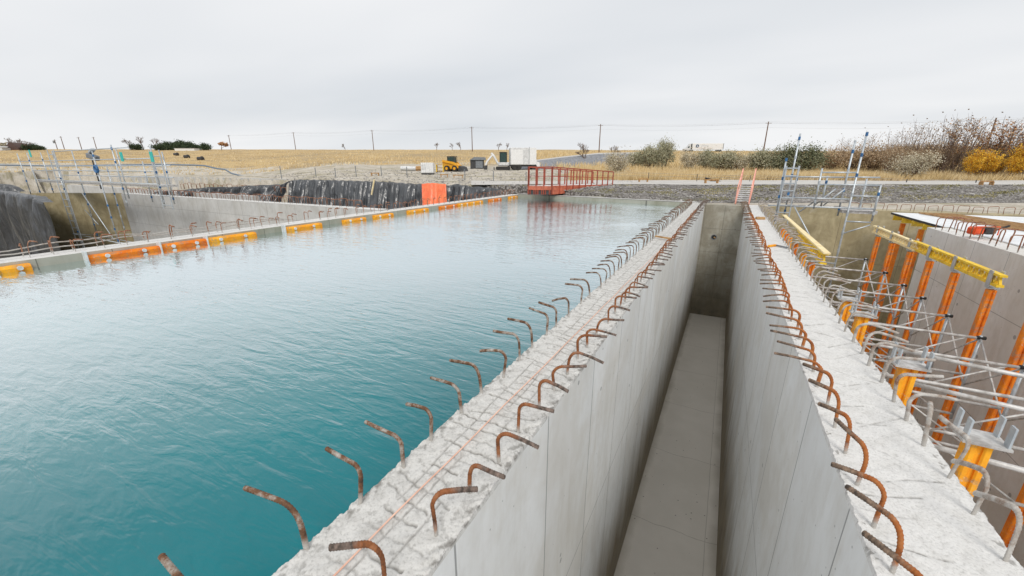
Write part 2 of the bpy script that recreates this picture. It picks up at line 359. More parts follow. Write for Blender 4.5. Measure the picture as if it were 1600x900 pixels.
# ---------------------------------------------------------------- terrain
def H(x, y, pit=True):
    x = np.asarray(x, float); y = np.asarray(y, float)
    q = x * FW[0] + y * FW[1]; s = (x * RT[0] + y * RT[1]) / np.maximum(q, 1)
    qs = [0, 24, 25.5, 29.5, 33, 40, 50, 60, 80, 120, 200, 219, 260, 300, 400, 1500]
    zr = [-.1, -.1, .10, .52, .60, .60, .95, 1.5, 2.6, 4.6, 9.5, 10.6, 12.9, 14.0, 14.5, 14.5]
    zl = [-.1, -.1, .10, .35, .42, .45, .50, .6, .95, 3.4, 8.8, 10.2, 13.1, 14.3, 14.8, 14.8]
    w = np.clip((s + .65) / .25, 0, 1); w = w * w * (3 - 2 * w)
    z = np.interp(q, qs, zr) * w + np.interp(q, qs, zl) * (1 - w)
    z = z - np.clip((s - .1) / .6, 0, 1) * np.clip((q - 150) / 90, 0, 1) * .9
    z = z + (q > 34) * (.10 * np.sin(x * .21 + 1.3 * np.sin(y * .17)) * np.sin(y * .15) + .05 * np.sin(x * .7) * np.sin(y * .6 + 1))* np.clip((q - 34) / 12, 0, 1)
    # spoil mounds left
    z = z + (1 - w) * np.clip((q - 62) / 12, 0, 1) * np.clip((135 - q) / 30, 0, 1) * (.5 * np.sin(x * .13 + .5) * np.cos(y * .09) + .35 * np.sin(x * .31) * np.sin(q * .33))
    if pit: 
        z = z - sdpit(x, y)
    return z
PA = gq(440, 277, 46); PB = gq(190, 274, 69); PC = gq(-90, 274, 90)
PITP = [(24, -16), (24, 24.35), (1.2, 24.35), (-1.3, 24.6), (-13.9, 26.9), (-15.0, 26.2), (-43.7, 29.6), (-70, 30.0), (-120, 30), (-120, -16)]
def sdpit(x, y):
    P = np.array(PITP); n = len(P); inside = np.zeros(x.shape, bool); dmin = np.full(x.shape, 1e9)
    for i in range(n):
        a = P[i]; b = P[(i + 1) % n]; ab = b - a
        tt = np.clip(((x - a[0]) * ab[0] + (y - a[1]) * ab[1]) / (ab @ ab), 0, 1)
        dmin = np.minimum(dmin, np.hypot(x - a[0] - tt * ab[0], y - a[1] - tt * ab[1]))
        c = ((a[1] > y) != (b[1] > y)) & (x < (b[0] - a[0]) * (y - a[1]) / (b[1] - a[1] + 1e-12) + a[0]); inside ^= c
    k = np.clip(dmin / .45, 0, 1); return np.where(inside, 6.4 * k * k * (3 - 2 * k), 0)
qv = np.concatenate([np.arange(.5, 20, 1.0), np.arange(20, 60, .4), np.arange(60, 130, 1.2), np.arange(130, 330, 4), [360, 420, 600, 900, 1500]])
sv = np.concatenate([[-6, -5, -4, -3.2], np.arange(-2.6, 2.61, .0145), [3.2, 4, 5, 6]])
Q, Sg = np.meshgrid(qv, sv, indexing='ij'); X = Q * FW[0] + Q * Sg * RT[0]; Y = Q * FW[1] + Q * Sg * RT[1]
Z = H(X, Y); Z = Z + rng.normal(size=Z.shape) * .02 * (Q > 24)
def grid_faces(a, b):
    i = np.arange(a * b).reshape(a, b); return np.stack([i[:-1, :-1].ravel(), i[:-1, 1:].ravel(), i[1:, 1:].ravel(), i[1:, :-1].ravel()], 1)
ground = mesh_obj('ground', np.stack([X.ravel(), Y.ravel(), Z.ravel()], 1), grid_faces(len(qv), len(sv)), [], None, True)
tag(ground, kind='structure')
# zones: r golden grass, g grey gravel, b sand/yard
s_ = Sg.ravel(); q_ = Q.ravel(); x_ = X.ravel(); y_ = Y.ravel()
wob = 1.2 * np.sin(x_ * .35) + .8 * np.sin(y_ * .5 + x_ * .2)
gold = np.zeros(len(q_)); grav = np.zeros(len(q_)); sand = np.zeros(len(q_))
right = 1 / (1 + np.exp(-(s_ - .13 + .012 * wob) / .02))     # right of the parked trucks: grass comes right up to the road
gold = np.where(right > .5, 1 / (1 + np.exp(-(q_ - 41.2 - wob * .4) / .5)), 1 / (1 + np.exp(-(q_ - (82 + 5 * wob) - np.clip(-s_ - .55, 0, .3) * 100) / 2.5)))
grav = ((q_ > 23) & (q_ < 31.5 + wob * .3)) * 1.0
sand = 1 - np.clip(gold + grav, 0, 1)
ca = ground.data.color_attributes.new('zone', 'FLOAT_COLOR', 'POINT')
ca.data.foreach_set('color', np.stack([gold, grav, sand, np.ones(len(q_))], 1).ravel())
t = MT('ground', .95, 0, .15)
at = t.n.new('ShaderNodeAttribute'); at.attribute_name = 'zone'; zc = t.sepc(at.outputs['Color'])
lo = t.noise(.06, 5, .6); mid = t.noise(.5, 6, .65); fi = t.noise(5, 6, .7); st = t.noise(1.0, 5, .6, t.map((.035, .28, 1), rot=(0, 0, -YAW)))
golden = t.ramp(st, [(.30, (.33, .24, .15)), (.45, (.50, .38, .22)), (.56, (.60, .46, .25)), (.70, (.48, .38, .26))])
golden = t.mix(.35, golden, t.ramp(mid, [(.35, (.24, .16, .08)), (.6, (.50, .34, .13))]))
golden = t.mix(t.math('MULTIPLY', t.ramp(lo, [(.48, 0.0), (.60, 1.0)]), .55), golden, (.31, .25, .17))
sandc = t.ramp(mid, [(.33, (.34, .30, .22)), (.50, (.54, .49, .41)), (.68, (.64, .60, .53))])
sandc = t.mix(t.math('MULTIPLY', t.ramp(t.noise(.35, 5, .6, None, .5), [(.53, 0.0), (.60, 1.0)]), .6), sandc, (.23, .20, .08))
sandc = t.mix(.3, sandc, t.ramp(fi, [(.3, (.2, .18, .15)), (.6, (.5, .47, .42))]))
vg = t.voro(7); gravc = t.ramp(vg.outputs['Distance'], [(.0, (.42, .40, .38)), (.35, (.27, .255, .24)), (.7, (.10, .09, .08))])
gravc = t.mix(t.math('MULTIPLY', t.ramp(mid, [(.55, 0.0), (.68, 1.0)]), .6), gravc, (.16, .16, .06))
c = t.mix(zc[1], sandc, gravc); c = t.mix(zc[0], c, golden); t.col(c)
t.bump(t.math('ADD', t.math('MULTIPLY', vg.outputs['Distance'], -1.0), fi), .8, .08)
ground.data.materials.append(t.m); M['ground'] = t.m

def ribbon(name, pts_l, pts_r, mat, lift=.03, n=1):
    V = []; k = len(pts_l)
    for a, b in zip(pts_l, pts_r):
        for j in range(n + 1):
            f = j / n; x = a[0] * (1 - f) + b[0] * f; y = a[1] * (1 - f) + b[1] * f
            V.append((x, y, float(H(x, y, False)) + lift))
    return tag(mesh_obj(name, V, grid_faces(k, n + 1), mat, None, True), kind='structure')
def qs_pt(q, s): return (q * FW[0] + q * s * RT[0], q * FW[1] + q * s * RT[1])
t = MT('pale_gravel_road', .95, 0, .2)
t.col(t.mix(.35, t.ramp(t.noise(.8, 6, .65), [(.35, (.42, .40, .37)), (.62, (.58, .565, .54))]), t.ramp(t.noise(14, 5, .7), [(.35, (.26, .25, .23)), (.55, (.60, .58, .55))])))
t.bump(t.noise(20, 4), .4, .03); M['road'] = t.m
ss = np.arange(-.10, 2.4, .03)
wb = lambda s: .5 * math.sin(s * 9) + .25 * math.sin(s * 23)
ribbon('gravel_road', [qs_pt(31.3 + wb(s) * .7, s) for s in ss], [qs_pt(40.3 + wb(s + .4), s) for s in ss], M['road'], .05, 8)

# raised driveway embankment with grey gravel slope behind the bridge
D = []
for px, rowt, rowb, q in [(800, 256, 262, 66), (840, 251, 266, 68), (880, 246, 271, 72), (910, 243, 273, 76), (935, 240.5, 273, 80), (965, 240, 272, 84), (1000, 239.5, 270, 90)]:
    a = gq(px, rowt, q); b = gq(px, rowb, q - 9 if rowb - rowt > 8 else q - 3); c_ = gq(px, rowt - 1.6, q + 9); D.append((b, a, c_, c_ + np.array([0, 6, -4])))
V = [p for row in D for p in row]; 
for i in range(len(D)): V[i * 4][2] = min(V[i * 4][2], float(H(V[i * 4][0], V[i * 4][1], False)) - .1)
F = grid_faces(len(D), 4); mi = [1 if i % 3 == 1 else 0 for i in range(len(F))]
t = MT('grey_gravel_slope', .95, 0, .2); t.col(t.ramp(t.noise(3, 6, .7), [(.35, (.14, .145, .16)), (.6, (.30, .31, .33))])); t.bump(t.noise(8, 4), .6, .1); M['gravelslope'] = t.m
tag(mesh_obj('driveway_embankment', V, F, [M['gravelslope'], M['road']], None, False, mi), kind='structure')

# loose stones on the bank
def scatter_stones(name, n, qa, qb, sa, sb, smin, smax, mat, flt=None):
    base = np.array([(1, 0, 0), (-1, 0, 0), (0, 1, 0), (0, -1, 0), (0, 0, .8), (0, 0, -.8)], float)
    fa = np.array([(0, 2, 4), (2, 1, 4), (1, 3, 4), (3, 0, 4), (2, 0, 5), (1, 2, 5), (3, 1, 5), (0, 3, 5)])
    q = rng.uniform(qa, qb, n); s = rng.uniform(sa, sb, n); x = q * FW[0] + q * s * RT[0]; y = q * FW[1] + q * s * RT[1]
    ok = (sdpit(x, y) <= 0) & (y > 24.5)
    x, y = x[ok], y[ok]; n = len(x); sz = smin + (smax - smin) * rng.random(n) ** 3
    V = base[None] * (1 + rng.uniform(-.35, .35, (n, 6, 3))) * sz[:, None, None]; V[:, :, 2] *= .6
    a = rng.uniform(0, 6.28, n); c, s2 = np.cos(a)[:, None], np.sin(a)[:, None]
    V = np.stack([V[:, :, 0] * c - V[:, :, 1] * s2, V[:, :, 0] * s2 + V[:, :, 1] * c, V[:, :, 2]], 2)
    V += np.stack([x, y, H(x, y, False) + sz * .2], 1)[:, None]
    Fx = (fa[None] + (np.arange(n) * 6)[:, None, None]).reshape(-1, 3)
    return mesh_obj(name, V.reshape(-1, 3), Fx, mat)
t = MT('bank_stone', .9, 0, .2); t.col(t.ramp(t.noise(1.1, 5, .8), [(.32, (.12, .11, .10)), (.5, (.29, .275, .26)), (.7, (.55, .53, .51))])); M['stone'] = t.m
tag(scatter_stones('bank_stones', 26000, 23, 31.8, -.4, 1.9, .02, .10, M['stone']), 'grey loose stones covering the sloping bank behind the far walls', 'stones', kind='stuff')
tag(scatter_stones('yard_stones', 5000, 31, 62, -.6, .3, .03, .14, M['stone']), 'scattered grey stones across the flat gravel yard', 'stones', kind='stuff')

# ---------------------------------------------------------------- walls
def rough_top_wall(name, x0, x1, y0, y1, zb, style, m_side, m_top, fine=True):
    ys = np.concatenate([np.arange(y0, 5, .0065), np.arange(5, 10, .013), np.arange(10, y1, .03), [y1]]); xs = np.linspace(x0, x1, 100)
    Yg, Xg = np.meshgrid(ys, xs, indexing='ij'); z = np.zeros(Xg.shape); u = (Xg - x0) / (x1 - x0)
    def fb(f, ph):
        a = np.zeros(Xg.shape)
        for k in range(5):
            ff = f * 1.9 ** k; a += .55 ** k * np.sin(Xg * ff * 1.3 + ph + 1.7 * k + 1.4 * np.sin(Yg * ff * .7 + ph * 2 + k)) * np.sin(Yg * ff + ph * 1.3 + 2.3 * k + 1.1 * np.sin(Xg * ff * .9 + k))
        return a
    n1 = fb(7, .4); n2 = fb(31, 1.9); g = np.zeros(Xg.shape)
    if style == 'left':
        ph = 0
        for k in range(int((y1 - y0) / .105)):
            yc = y0 + k * .105 + rng.normal() * .012; tilt = rng.normal() * .025 - .02; am = rng.uniform(.35, 1.0); a0 = rng.uniform(.04, .3); b0 = rng.uniform(.62, .95)
            r0 = slice(max(0, np.searchsorted(ys, yc - .2)), np.searchsorted(ys, yc + .2))
            yy = Yg[r0]; uu = u[r0]; d_ = np.abs(yy - (yc + tilt * (uu - .5) * 3 + .008 * np.sin(uu * 14 + k) + .004 * np.sin(uu * 47 + k * 2)))
            g[r0] = np.maximum(g[r0], am * np.exp(-(d_ / (.008 + .0012 * np.clip(yy - 2, 0, 9))) ** 2) * (uu > a0) * (uu < b0))
        for uc in (.30, .5, .68):
            wob2 = uc + .02 * np.sin(Yg * 1.7 + uc * 20) + .008 * np.sin(Yg * 9 + uc * 5); msk = (np.sin(Yg * 5 + uc * 40) + np.sin(Yg * 2.3 + uc * 11) > -.5)
            g = np.maximum(g, .7 * np.exp(-((u - wob2) * (x1 - x0) / .0055) ** 2) * msk)
        g = g * np.clip(.85 + .5 * n2, 0, 1)
        edge = np.clip(1 - np.minimum(u, 1 - u) / .17, 0, 1)
        z = .004 * n1 + .003 * n2 * (1 + 1.5 * edge) - .016 * g - .006 * edge + .007 * edge * np.abs(n2) - .014 * (edge > .85) * (n1 > .25) * (u < .5)
        g = np.clip(g + .55 * edge * (n2 < -.35) + .3 * (n2 < -.85), 0, 1)
    else:
        for k in range(int((y1 - y0) / .2)):
            yc = y0 + k * .2 + rng.normal() * .08; sl_ = rng.choice([-1, 1, .4]) * rng.uniform(.35, 1.1); a0 = rng.uniform(.0, .5); b0 = a0 + rng.uniform(.3, .6)
            r0 = slice(max(0, np.searchsorted(ys, yc - .9)), np.searchsorted(ys, yc + .9))
            yy = Yg[r0]; uu = u[r0]; d_ = np.abs(yy - (yc + sl_ * (uu - .5) * .6 + .02 * np.sin(uu * 7 + k)))
            g[r0] = np.maximum(g[r0], rng.uniform(.3, 1.0) * np.exp(-(d_ / (.0055 + .001 * np.clip(yy - 2, 0, 9))) ** 2) * (uu > a0) * (uu < b0))
        g = g * np.clip(.7 + .6 * n2, 0, 1)
        edge = np.clip(1 - np.minimum(u * 1.5, 1 - u) / .16, 0, 1)
        z = .003 * n1 + .0015 * n2 + .006 * edge * np.abs(n2) - .008 * g - .008 * (edge > .6) * (n2 > .9)
        g = np.clip(g + .6 * ((edge > .45) & (n2 > .95)) + .12 * (n2 < -1.05), 0, 1)
    z = z + (.0009 * rng.normal(size=z.shape)) + .0025 * (np.abs(fb(90, 2.2)) - .5) * (np.clip(1 - np.minimum(u, 1 - u) / .2, 0, 1) if style == 'left' else .3)
    # crumbled edge outline
    Xg = Xg.copy(); 
    for col_, sg in ((0, 1), (1, .5), (-1, -1), (-2, -.5)): Xg[:, col_] += sg * np.abs(.004 * np.sin(ys * 23) + .006 * np.sin(ys * 61 + 1) * (np.sin(ys * 3.1) > .2))
    a, b = Xg.shape; V = np.stack([Xg.ravel(), Yg.ravel(), z.ravel()], 1); F = grid_faces(a, b)[:, ::-1].tolist(); nt_ = len(F)
    n = len(V); low = [(xs[0], y, zb) for y in ys] + [(xs[-1], y, zb) for y in ys]
    # sides: a ledge line just under the top then the flat face
    mid_ = [(xs[0], y, -.03) for y in ys] + [(xs[-1], y, -.03) for y in ys]
    V = np.vstack([V, mid_, low])
    for i in range(a - 1):
        F.append([i * b, (i + 1) * b, n + i + 1, n + i]); F.append([i * b + b - 1, n + a + i, n + a + i + 1, (i + 1) * b + b - 1])
    q0 = n + 2 * a
    F.append([n, n + a - 1, q0 + a - 1, q0]); F.append([n + a, q0 + a, q0 + 2 * a - 1, n + 2 * a - 1])
    F[-2] = [n + i for i in range(a)] + [q0 + a - 1, q0]; F[-1] = [n + a + i for i in range(a)][::-1] + [q0 + a, q0 + 2 * a - 1]
    F.append([0] + [n, q0] + [q0 + a, n + a] + [b - 1 - i for i in range(b - 1)])
    e0 = (a - 1) * b
    F.append([e0 + i for i in range(b)] + [n + 2 * a - 1, q0 + 2 * a - 1, q0 + a - 1, n + a - 1])
    o = mesh_obj(name, V, F, [m_side, m_top], None, False, [1] * nt_ + [1 if i < 2 * (a - 1) else 0 for i in range(len(F) - nt_)])
    sm = [True] * nt_ + [False] * (len(F) - nt_); o.data.polygons.foreach_set('use_smooth', sm)
    at_ = o.data.attributes.new('groove', 'FLOAT', 'POINT'); gv = np.zeros(len(V)); gv[:n] = g.ravel(); at_.data.foreach_set('value', gv)
    return o
XL0, XL1, XR0, XR1, YE = -1.625, -.98, .845, 1.47, 23.4
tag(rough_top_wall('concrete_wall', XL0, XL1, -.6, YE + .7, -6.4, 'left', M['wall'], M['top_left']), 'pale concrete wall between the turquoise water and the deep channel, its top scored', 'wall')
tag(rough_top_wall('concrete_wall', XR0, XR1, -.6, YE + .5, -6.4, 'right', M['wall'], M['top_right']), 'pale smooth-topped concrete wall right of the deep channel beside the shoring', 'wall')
tag(MB().box((-.0675, YE + .5, -3.2), (XR0 - XL1, 1.0, 6.36)).build('end_wall', M['wall_end'], recenter=False), 'dark stained concrete wall closing the far end of the deep channel', 'wall')
bpy.data.objects['end_wall'].name = 'concrete_wall'
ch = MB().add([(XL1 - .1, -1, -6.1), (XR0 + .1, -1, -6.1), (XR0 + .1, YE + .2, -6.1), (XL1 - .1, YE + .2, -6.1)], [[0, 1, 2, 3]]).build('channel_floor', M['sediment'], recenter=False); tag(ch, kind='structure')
pp = gy(1115.5, 370.5, YE)
pr_ = empty('drain_pipe', (pp[0], YE, pp[2]), 0, 'dark round pipe opening in the far end wall of the channel', 'pipe')
mb = MB(); mb.tube([(pp[0] + math.cos(a) * .125, YE - .012, pp[2] + math.sin(a) * .125) for a in np.linspace(0, 2 * PI, 25)], .017, 6, False); mb.build('rim', M['grey'], pr_)
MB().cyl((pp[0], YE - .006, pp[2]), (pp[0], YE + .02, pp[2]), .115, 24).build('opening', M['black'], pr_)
MB().box((pp[0] + .04, YE - .012, pp[2] - .02), (.09, .01, .06), 0, .6).build('rag', M['wood'], pr_)

# water and tank
T0 = np.array([-12.45, -4.0]); T1 = np.array([-13.38, 26.3]); TD = (T1 - T0) / np.linalg.norm(T1 - T0); TN = np.array([-TD[1], TD[0]])  # TN points away from the water (-x)
Fa = np.array([-13.38, 26.1]); Fb = np.array([-1.4, 23.9])
WZ = -.195
wv = [(T0[0] - .05, -4, WZ), (XL0 + .03, -4, WZ), (XL0 + .03, 24.2, WZ), (-13.45, 26.2, WZ)]
w_o = mesh_obj('water', wv, [[0, 1, 2, 3]], M['water']); tag(w_o, kind='structure')
def slab_wall(a, b, th, z0, z1, name, mat, label, cat='wall', side=1):
    a = np.array(a, float); b = np.array(b, float); dn = (b - a) / np.linalg.norm(b - a); nn = np.array([-dn[1], dn[0]]) * th * side
    P = [(*a, z0), (*b, z0), (*(b + nn), z0), (*(a + nn), z0)]
    mb = MB().poly(P, (0, 0, z1 - z0)); mb.m[1] = 1 if isinstance(mat, list) else 0; o = mb.build(name, mat, recenter=False); return tag(o, label, cat)
slab_wall(T0, T1, .72, -6.4, -.02, 'concrete_wall', [M['wall_green'], M['top_right']], 'low pale concrete wall along the left side of the turquoise water', side=1)
slab_wall(Fa + (.0, .0), Fb, .55, -6.4, .0, 'concrete_wall', M['wall_green'], 'low weathered concrete wall at the far end of the turquoise water', side=1)
bk = gz(933, 308, 0); tag(MB().box((bk[0], bk[1] - .15, -.06), (1.1, .45, .22), -.18, 0, .02).build('concrete_block', M['wall_green']), 'small weathered concrete block jutting from the far tank wall', 'block')
# pale capping strip on the far tank wall
cp = MB(); n2_ = (Fb - Fa) / np.linalg.norm(Fb - Fa); nn_ = np.array([-n2_[1], n2_[0]])
A_ = Fa + nn_ * .10; B_ = Fb + nn_ * .10 
cp.poly([(A_[0], A_[1], .003), (B_[0], B_[1], .003), (B_[0] + nn_[0] * .4, B_[1] + nn_[1] * .4, .003), (A_[0] + nn_[0] * .4, A_[1] + nn_[1] * .4, .003)], (0, 0, .03))
tag(cp.build('capping_strip', M['wall_grey']), 'pale grey capping strip on the far tank wall', 'capping')

# right pit
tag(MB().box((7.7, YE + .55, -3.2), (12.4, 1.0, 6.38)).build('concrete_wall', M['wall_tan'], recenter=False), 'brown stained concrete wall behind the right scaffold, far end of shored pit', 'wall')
RB = empty('concrete_wall', (6.1, 17.6, -6.3), 0, 'light grey concrete wall right of orange shoring posts, topped by arched rebars', 'wall')
MB().box((6.12, 8.85, -3.2), (.54, 17.5, 6.36)).build('wall_panel', M['wall_right'], RB)
# roof deck formwork
dk = empty('deck_formwork', (8.5, 18, -.3), 0, 'pale plywood deck on yellow beams behind the light grey wall', 'formwork')
MB().poly([(6.42, 13.0, -.02), (12.6, 7.5, -.02), (12.6, 22.9, -.02), (6.25, 22.5, -.02), (6.25, 17.75, -.02), (6.42, 17.7, -.02)], (0, 0, .03)).build('plywood', M['paleply'], dk)
mb = MB(); mb.beam((6.24, 22.5, -.03), (6.24, 17.7, -.03), .03, .07); mb.beam((6.25, 22.52, -.03), (12.6, 22.92, -.03), .03, .07); mb.build('edge_board', M['darkedge'], dk)
for k in range(7):
    MB().beam((7.05 + k * .16, 22.3, .05), (9.0 + k * .25, 11.5, .05), .07, .05).build('timber', M['wood'], dk)
for k in range(5):
    a = gx(1408 + k * 11, 343 + k * 3.2, 6.27)
    mb = MB(); mb.beam((6.20, 22.0 - k, -.16), (6.65, 22.0 - k, -.16), .08, .2); mb.build('joist', M['yellow'], dk)
for y in (21.2, 19.4, 18.3):
    MB().box((6.32, y, -3.3), (.13, .13, 6.0)).build('post', M['orange'], dk)
MB().poly([(8.9, 19.5, .085), (9.6, 11.0, .085), (12.6, 9.0, .085), (12.6, 21.8, .085)], (0, 0, .02)).build('plywood', M['paleply'], dk)

# left pit walls
lw = empty('concrete_wall', (-27, 13.3, -6), 0, 'long light grey concrete wall in the left pit topped with rebar hoops', 'wall')
MB().box((-26.9, 13.3, -3.2), (26.6, .6, 6.36)).build('wall_panel', M['wall_grey'], lw)
MB().box((-26.9, 13.28, .003), (26.5, .5, .03)).build('wall_top', M['top_right'], lw)
slab_wall((-46.5, 9.9), (-40.22, 13.0), .6, -6.4, -.005, 'concrete_wall', M['wall_tan'], 'tan stained concrete wall behind the left scaffold beside the black tarp')
slab_wall((-140, 30.6), (-45.6, 30.0), .5, -3.0, .58, 'concrete_wall', M['wall_grey'], 'far light grey retaining wall below the sandy mound at left')
slab_wall((-80, 20.5), (-34, 19.0), .5, -4.0, -.35, 'concrete_wall', M['wall_grey'], 'low grey concrete wall seen through the left scaffold, behind its deck')
bf = empty('opening_frame', gy(112, 331, 11.9).tolist(), 0, 'yellow rectangular frame round a dark opening in the tan wall', 'frame')
a = gy(111.5, 331, 11.45); u_ = np.array([.896, .443, 0]); 
mb = MB()
for dz in (-.32, .32): mb.beam(a - u_ * .85 + (0, 0, dz), a + u_ * .85 + (0, 0, dz), .06, .22)
for dx in (-.85, .85): mb.beam(a + u_ * dx + (0, 0, -.4), a + u_ * dx + (0, 0, .4), .06, .3, up=(.9, .4, 0))
mb.build('frame', M['amber'], bf); MB().beam(a - u_ * .1, a + u_ * .65, .04, .4).build('opening', M['black'], bf)

# ---------------------------------------------------------------- rebars
def bar_path(h, hook, bend=.07, drop=.03, n=7, lean=0.0):
    P = [(0, 0, -.05), (lean * .3, 0, h * .35), (lean * .7, 0, h - bend)]
    for k in range(1, n + 1):
        a = k / n * (PI / 2 + .08); P.append((lean + bend * (1 - math.cos(a)), 0, h - bend + bend * math.sin(a)))
    x, z = P[-1][0], P[-1][2]; P.append((x + (hook - bend) * .5, 0, z - drop * .4)); P.append((lean + hook, 0, z - drop)); return P
def resample(P, step):
    P = [Vector(p) for p in P]; o = [P[0]]; acc = 0
    for a, b in zip(P, P[1:]):
        L_ = (b - a).length; t_ = step - acc
        while t_ < L_: o.append(a + (b - a) * (t_ / L_)); t_ += step
        acc = (acc + L_) % step
    o.append(P[-1]); return o
def rebar_mesh(name, mat, h, hook, r, ribbed, lean=0, bend=.07, drop=.03):
    mb = MB(); P = bar_path(h, hook, bend, drop, lean=lean)
    if ribbed:
        Pn = resample(P, .0055); rr = [r * (1.13 if i % 3 == 0 else .96) for i in range(len(Pn))]; rr[-1] = r * .9; mb.tube(Pn, rr, 10)
    else: mb.tube(P, r, 6)
    me = bpy.data.meshes.new(name); me.from_pydata(mb.v, [], mb.f); me.materials.append(mat); me.polygons.foreach_set('use_smooth', [True] * len(me.polygons)); return me
FAR = {}
def rebar_row(xs, ys, mat, hookfn, hrange, labelfn, group, r=.0125, near=5.5, h0=.235, bend=.08, ymax=17.5):
    near_m = [rebar_mesh('rebar', mat, h0 * random.uniform(*hrange), random.uniform(.26, .33), r, True, random.uniform(-.02, .02), bend * random.uniform(.8, 1.25), random.uniform(-.02, .06)) for _ in range(8)]
    far_m = [rebar_mesh('rebar', mat, h0 * random.uniform(*hrange), random.uniform(.25, .33), r * .85, False, random.uniform(-.025, .025), bend, random.uniform(0, .05)) for _ in range(6)]
    for i, (x, y) in enumerate(zip(xs, ys)):
        if y > ymax:
            a, sx, sz = hookfn(i, y); a += random.gauss(0, .1); hk = random.uniform(.26, .32); hh = h0 * random.uniform(*hrange) * sz
            Q_ = bar_path(hh, hk * sx, bend, .03, n=3); FAR.setdefault(mat.name, (mat, MB()))[1].tube([(x + p[0] * math.cos(a), y + p[0] * math.sin(a), p[2]) for p in Q_], r * .85, 5); continue
        me = near_m[i % 8] if y < near else random.choice(far_m)
        o = bpy.data.objects.new('rebar', me); COL.objects.link(o); o.location = (x, y, -.005)
        a, sx, sz = hookfn(i, y)
        odd = random.random() < .22; o.rotation_euler = (random.gauss(0, .05), random.gauss(0, .045), a + random.gauss(0, .24 if odd else .10)); o.scale = (sx * random.uniform(.88, 1.08), 1, sz * (random.uniform(.82, 1.08) if odd else 1))
        tag(o, labelfn(i + 1), 'rebar', group)
yA = [.40, .84, 1.16, 1.49, 1.78, 2.14, 2.43, 2.75, 3.12, 3.42, 3.81, 4.08, 4.45, 5.0, 5.41, 5.85, 6.2, 6.5]; y = 6.8
while y < 23.2: yA.append(y); y += random.choice([.24, .27, .3, .3, .33])
rebar_row([-1.575 + random.gauss(0, .012) if y_ > 1 else -1.60 for y_ in yA], yA, M['barA'], lambda i, y_: (PI - .04, 1.08 if y_ < 2.4 else .95, 1.0 if y_ < 2.3 else 1.12), (.93, 1.07),
          lambda k: f'rusty hooked rebar bent over the water, {ordinal(k)} from the camera along the waterside edge', 'hooked rebars along the waterside edge of the left wall')
yB = [.86, 1.2, 1.51, 1.81, 2.13, 2.46, 2.78, 3.07, 3.42, 3.70, 4.04, 4.47, 4.85, 5.12, 5.4]; y = 5.7
while y < 23.2: yB.append(y); y += random.choice([.25, .28, .3, .3, .33])
rebar_row([-1.075 + random.gauss(0, .01) for _ in yB], yB, M['barB'], lambda i, y_: ((-2.1 if i == 0 else .9 if i == 1 else .12), (.75 if i < 2 else .95), (1.02 if y_ > 1.3 else 1.2)), (.93, 1.05),
          lambda k: f'orange rusted hooked rebar pointing over the channel, {ordinal(k)} from camera on the left wall', 'hooked rebars along the channel edge of the left wall')
yC = [2.04, 2.32, 2.64, 2.95, 3.26, 3.58, 3.88, 4.19, 4.48, 4.72, 5.0, 5.3]; yC = [1.74] + yC; y = 5.6
while y < 23.2: yC.append(y); y += random.choice([.26, .28, .3, .31, .34])
rebar_row([.915 + random.gauss(0, .01) for _ in yC], yC, M['barC'], lambda i, y_: ((PI - .95 if y_ < 3.7 else PI - .1), (.8 if y_ < 3.7 else 1.1), 1.15 if y_ < 3.7 else 1.0), (.93, 1.05),
          lambda k: f'bright orange rusted hooked rebar leaning to the channel, {ordinal(k)} from camera on right wall', 'hooked rebars along the channel edge of the right wall')
yD = [2.37, 2.67, 2.97, 3.29, 3.61, 3.89, 4.24, 4.58, 4.87, 5.19]; y = 5.5
while y < 23.0: yD.append(y); y += random.choice([.26, .29, .31, .31, .34])
rebar_row([1.41 + random.gauss(0, .008) for _ in yD], yD, M['barD'], lambda i, y_: ((PI - 1.0 if i < 3 else PI / 2 if i == 3 else .15), (.62 if i < 4 else 1.05), 1.2 if i < 4 else 1.08), (.93, 1.07),
          lambda k: f'cement coated hooked rebar beside the shoring, {ordinal(k)} from camera on right wall', 'hooked rebars along the pit edge of the right wall')
# tank left wall: two rows of small hooked bars
def along_T(y, off): 
    k = (y - T0[1]) / TD[1]; p = T0 + TD * k + TN * off; return p
for row, (off, word) in enumerate(((.28, 'waterside'), (.58, 'pit side'))):
    ys = []; y = 1.2 + row * .3
    while y < 26: ys.append(y); y += random.choice([.35, .42, .5, .62] if y < 15 else [.4, .46, .52])
    P = [along_T(y, off) for y in ys]
    rebar_row([p[0] for p in P], [p[1] for p in P], M['barT'], lambda i, y_: (random.choice([.0, PI / 2, PI / 2, .3]), .62, random.uniform(1.0, 1.4)), (.9, 1.1),
              lambda k, w_=word: f'small rusty hooked rebar on the low left tank wall, {ordinal(k)} along its {w_} row', 'hooked rebars on the low wall left of the water', r=.0145, near=0, h0=.26, ymax=15.5)
for k, (off, zz_) in enumerate(((.33, .13), (.62, .17))):
    pts = [(*along_T(y, off), zz_ + .03 * math.sin(y * 1.9 + k) + .02 * math.sin(y * 5)) for y in np.arange(-1, 8.5, .25)]
    tag(MB().tube(pts, .014, 6).build('reinforcing_bar', M['barD'], smooth=True), f"long grey bar lying along the {('waterside', 'pit side')[k]} rebar hooks of the left tank wall", 'rebar')
fm = MB(); mats_ = []
for k_, (m_, b_) in FAR.items(): fm.cur = len(mats_); fm.add(b_.v, b_.f); mats_.append(m_)
tag(fm.build('rebars', mats_, smooth=True), 'most distant rusty hooked rebars at the far ends of the concrete walls', 'rebars', kind='stuff')
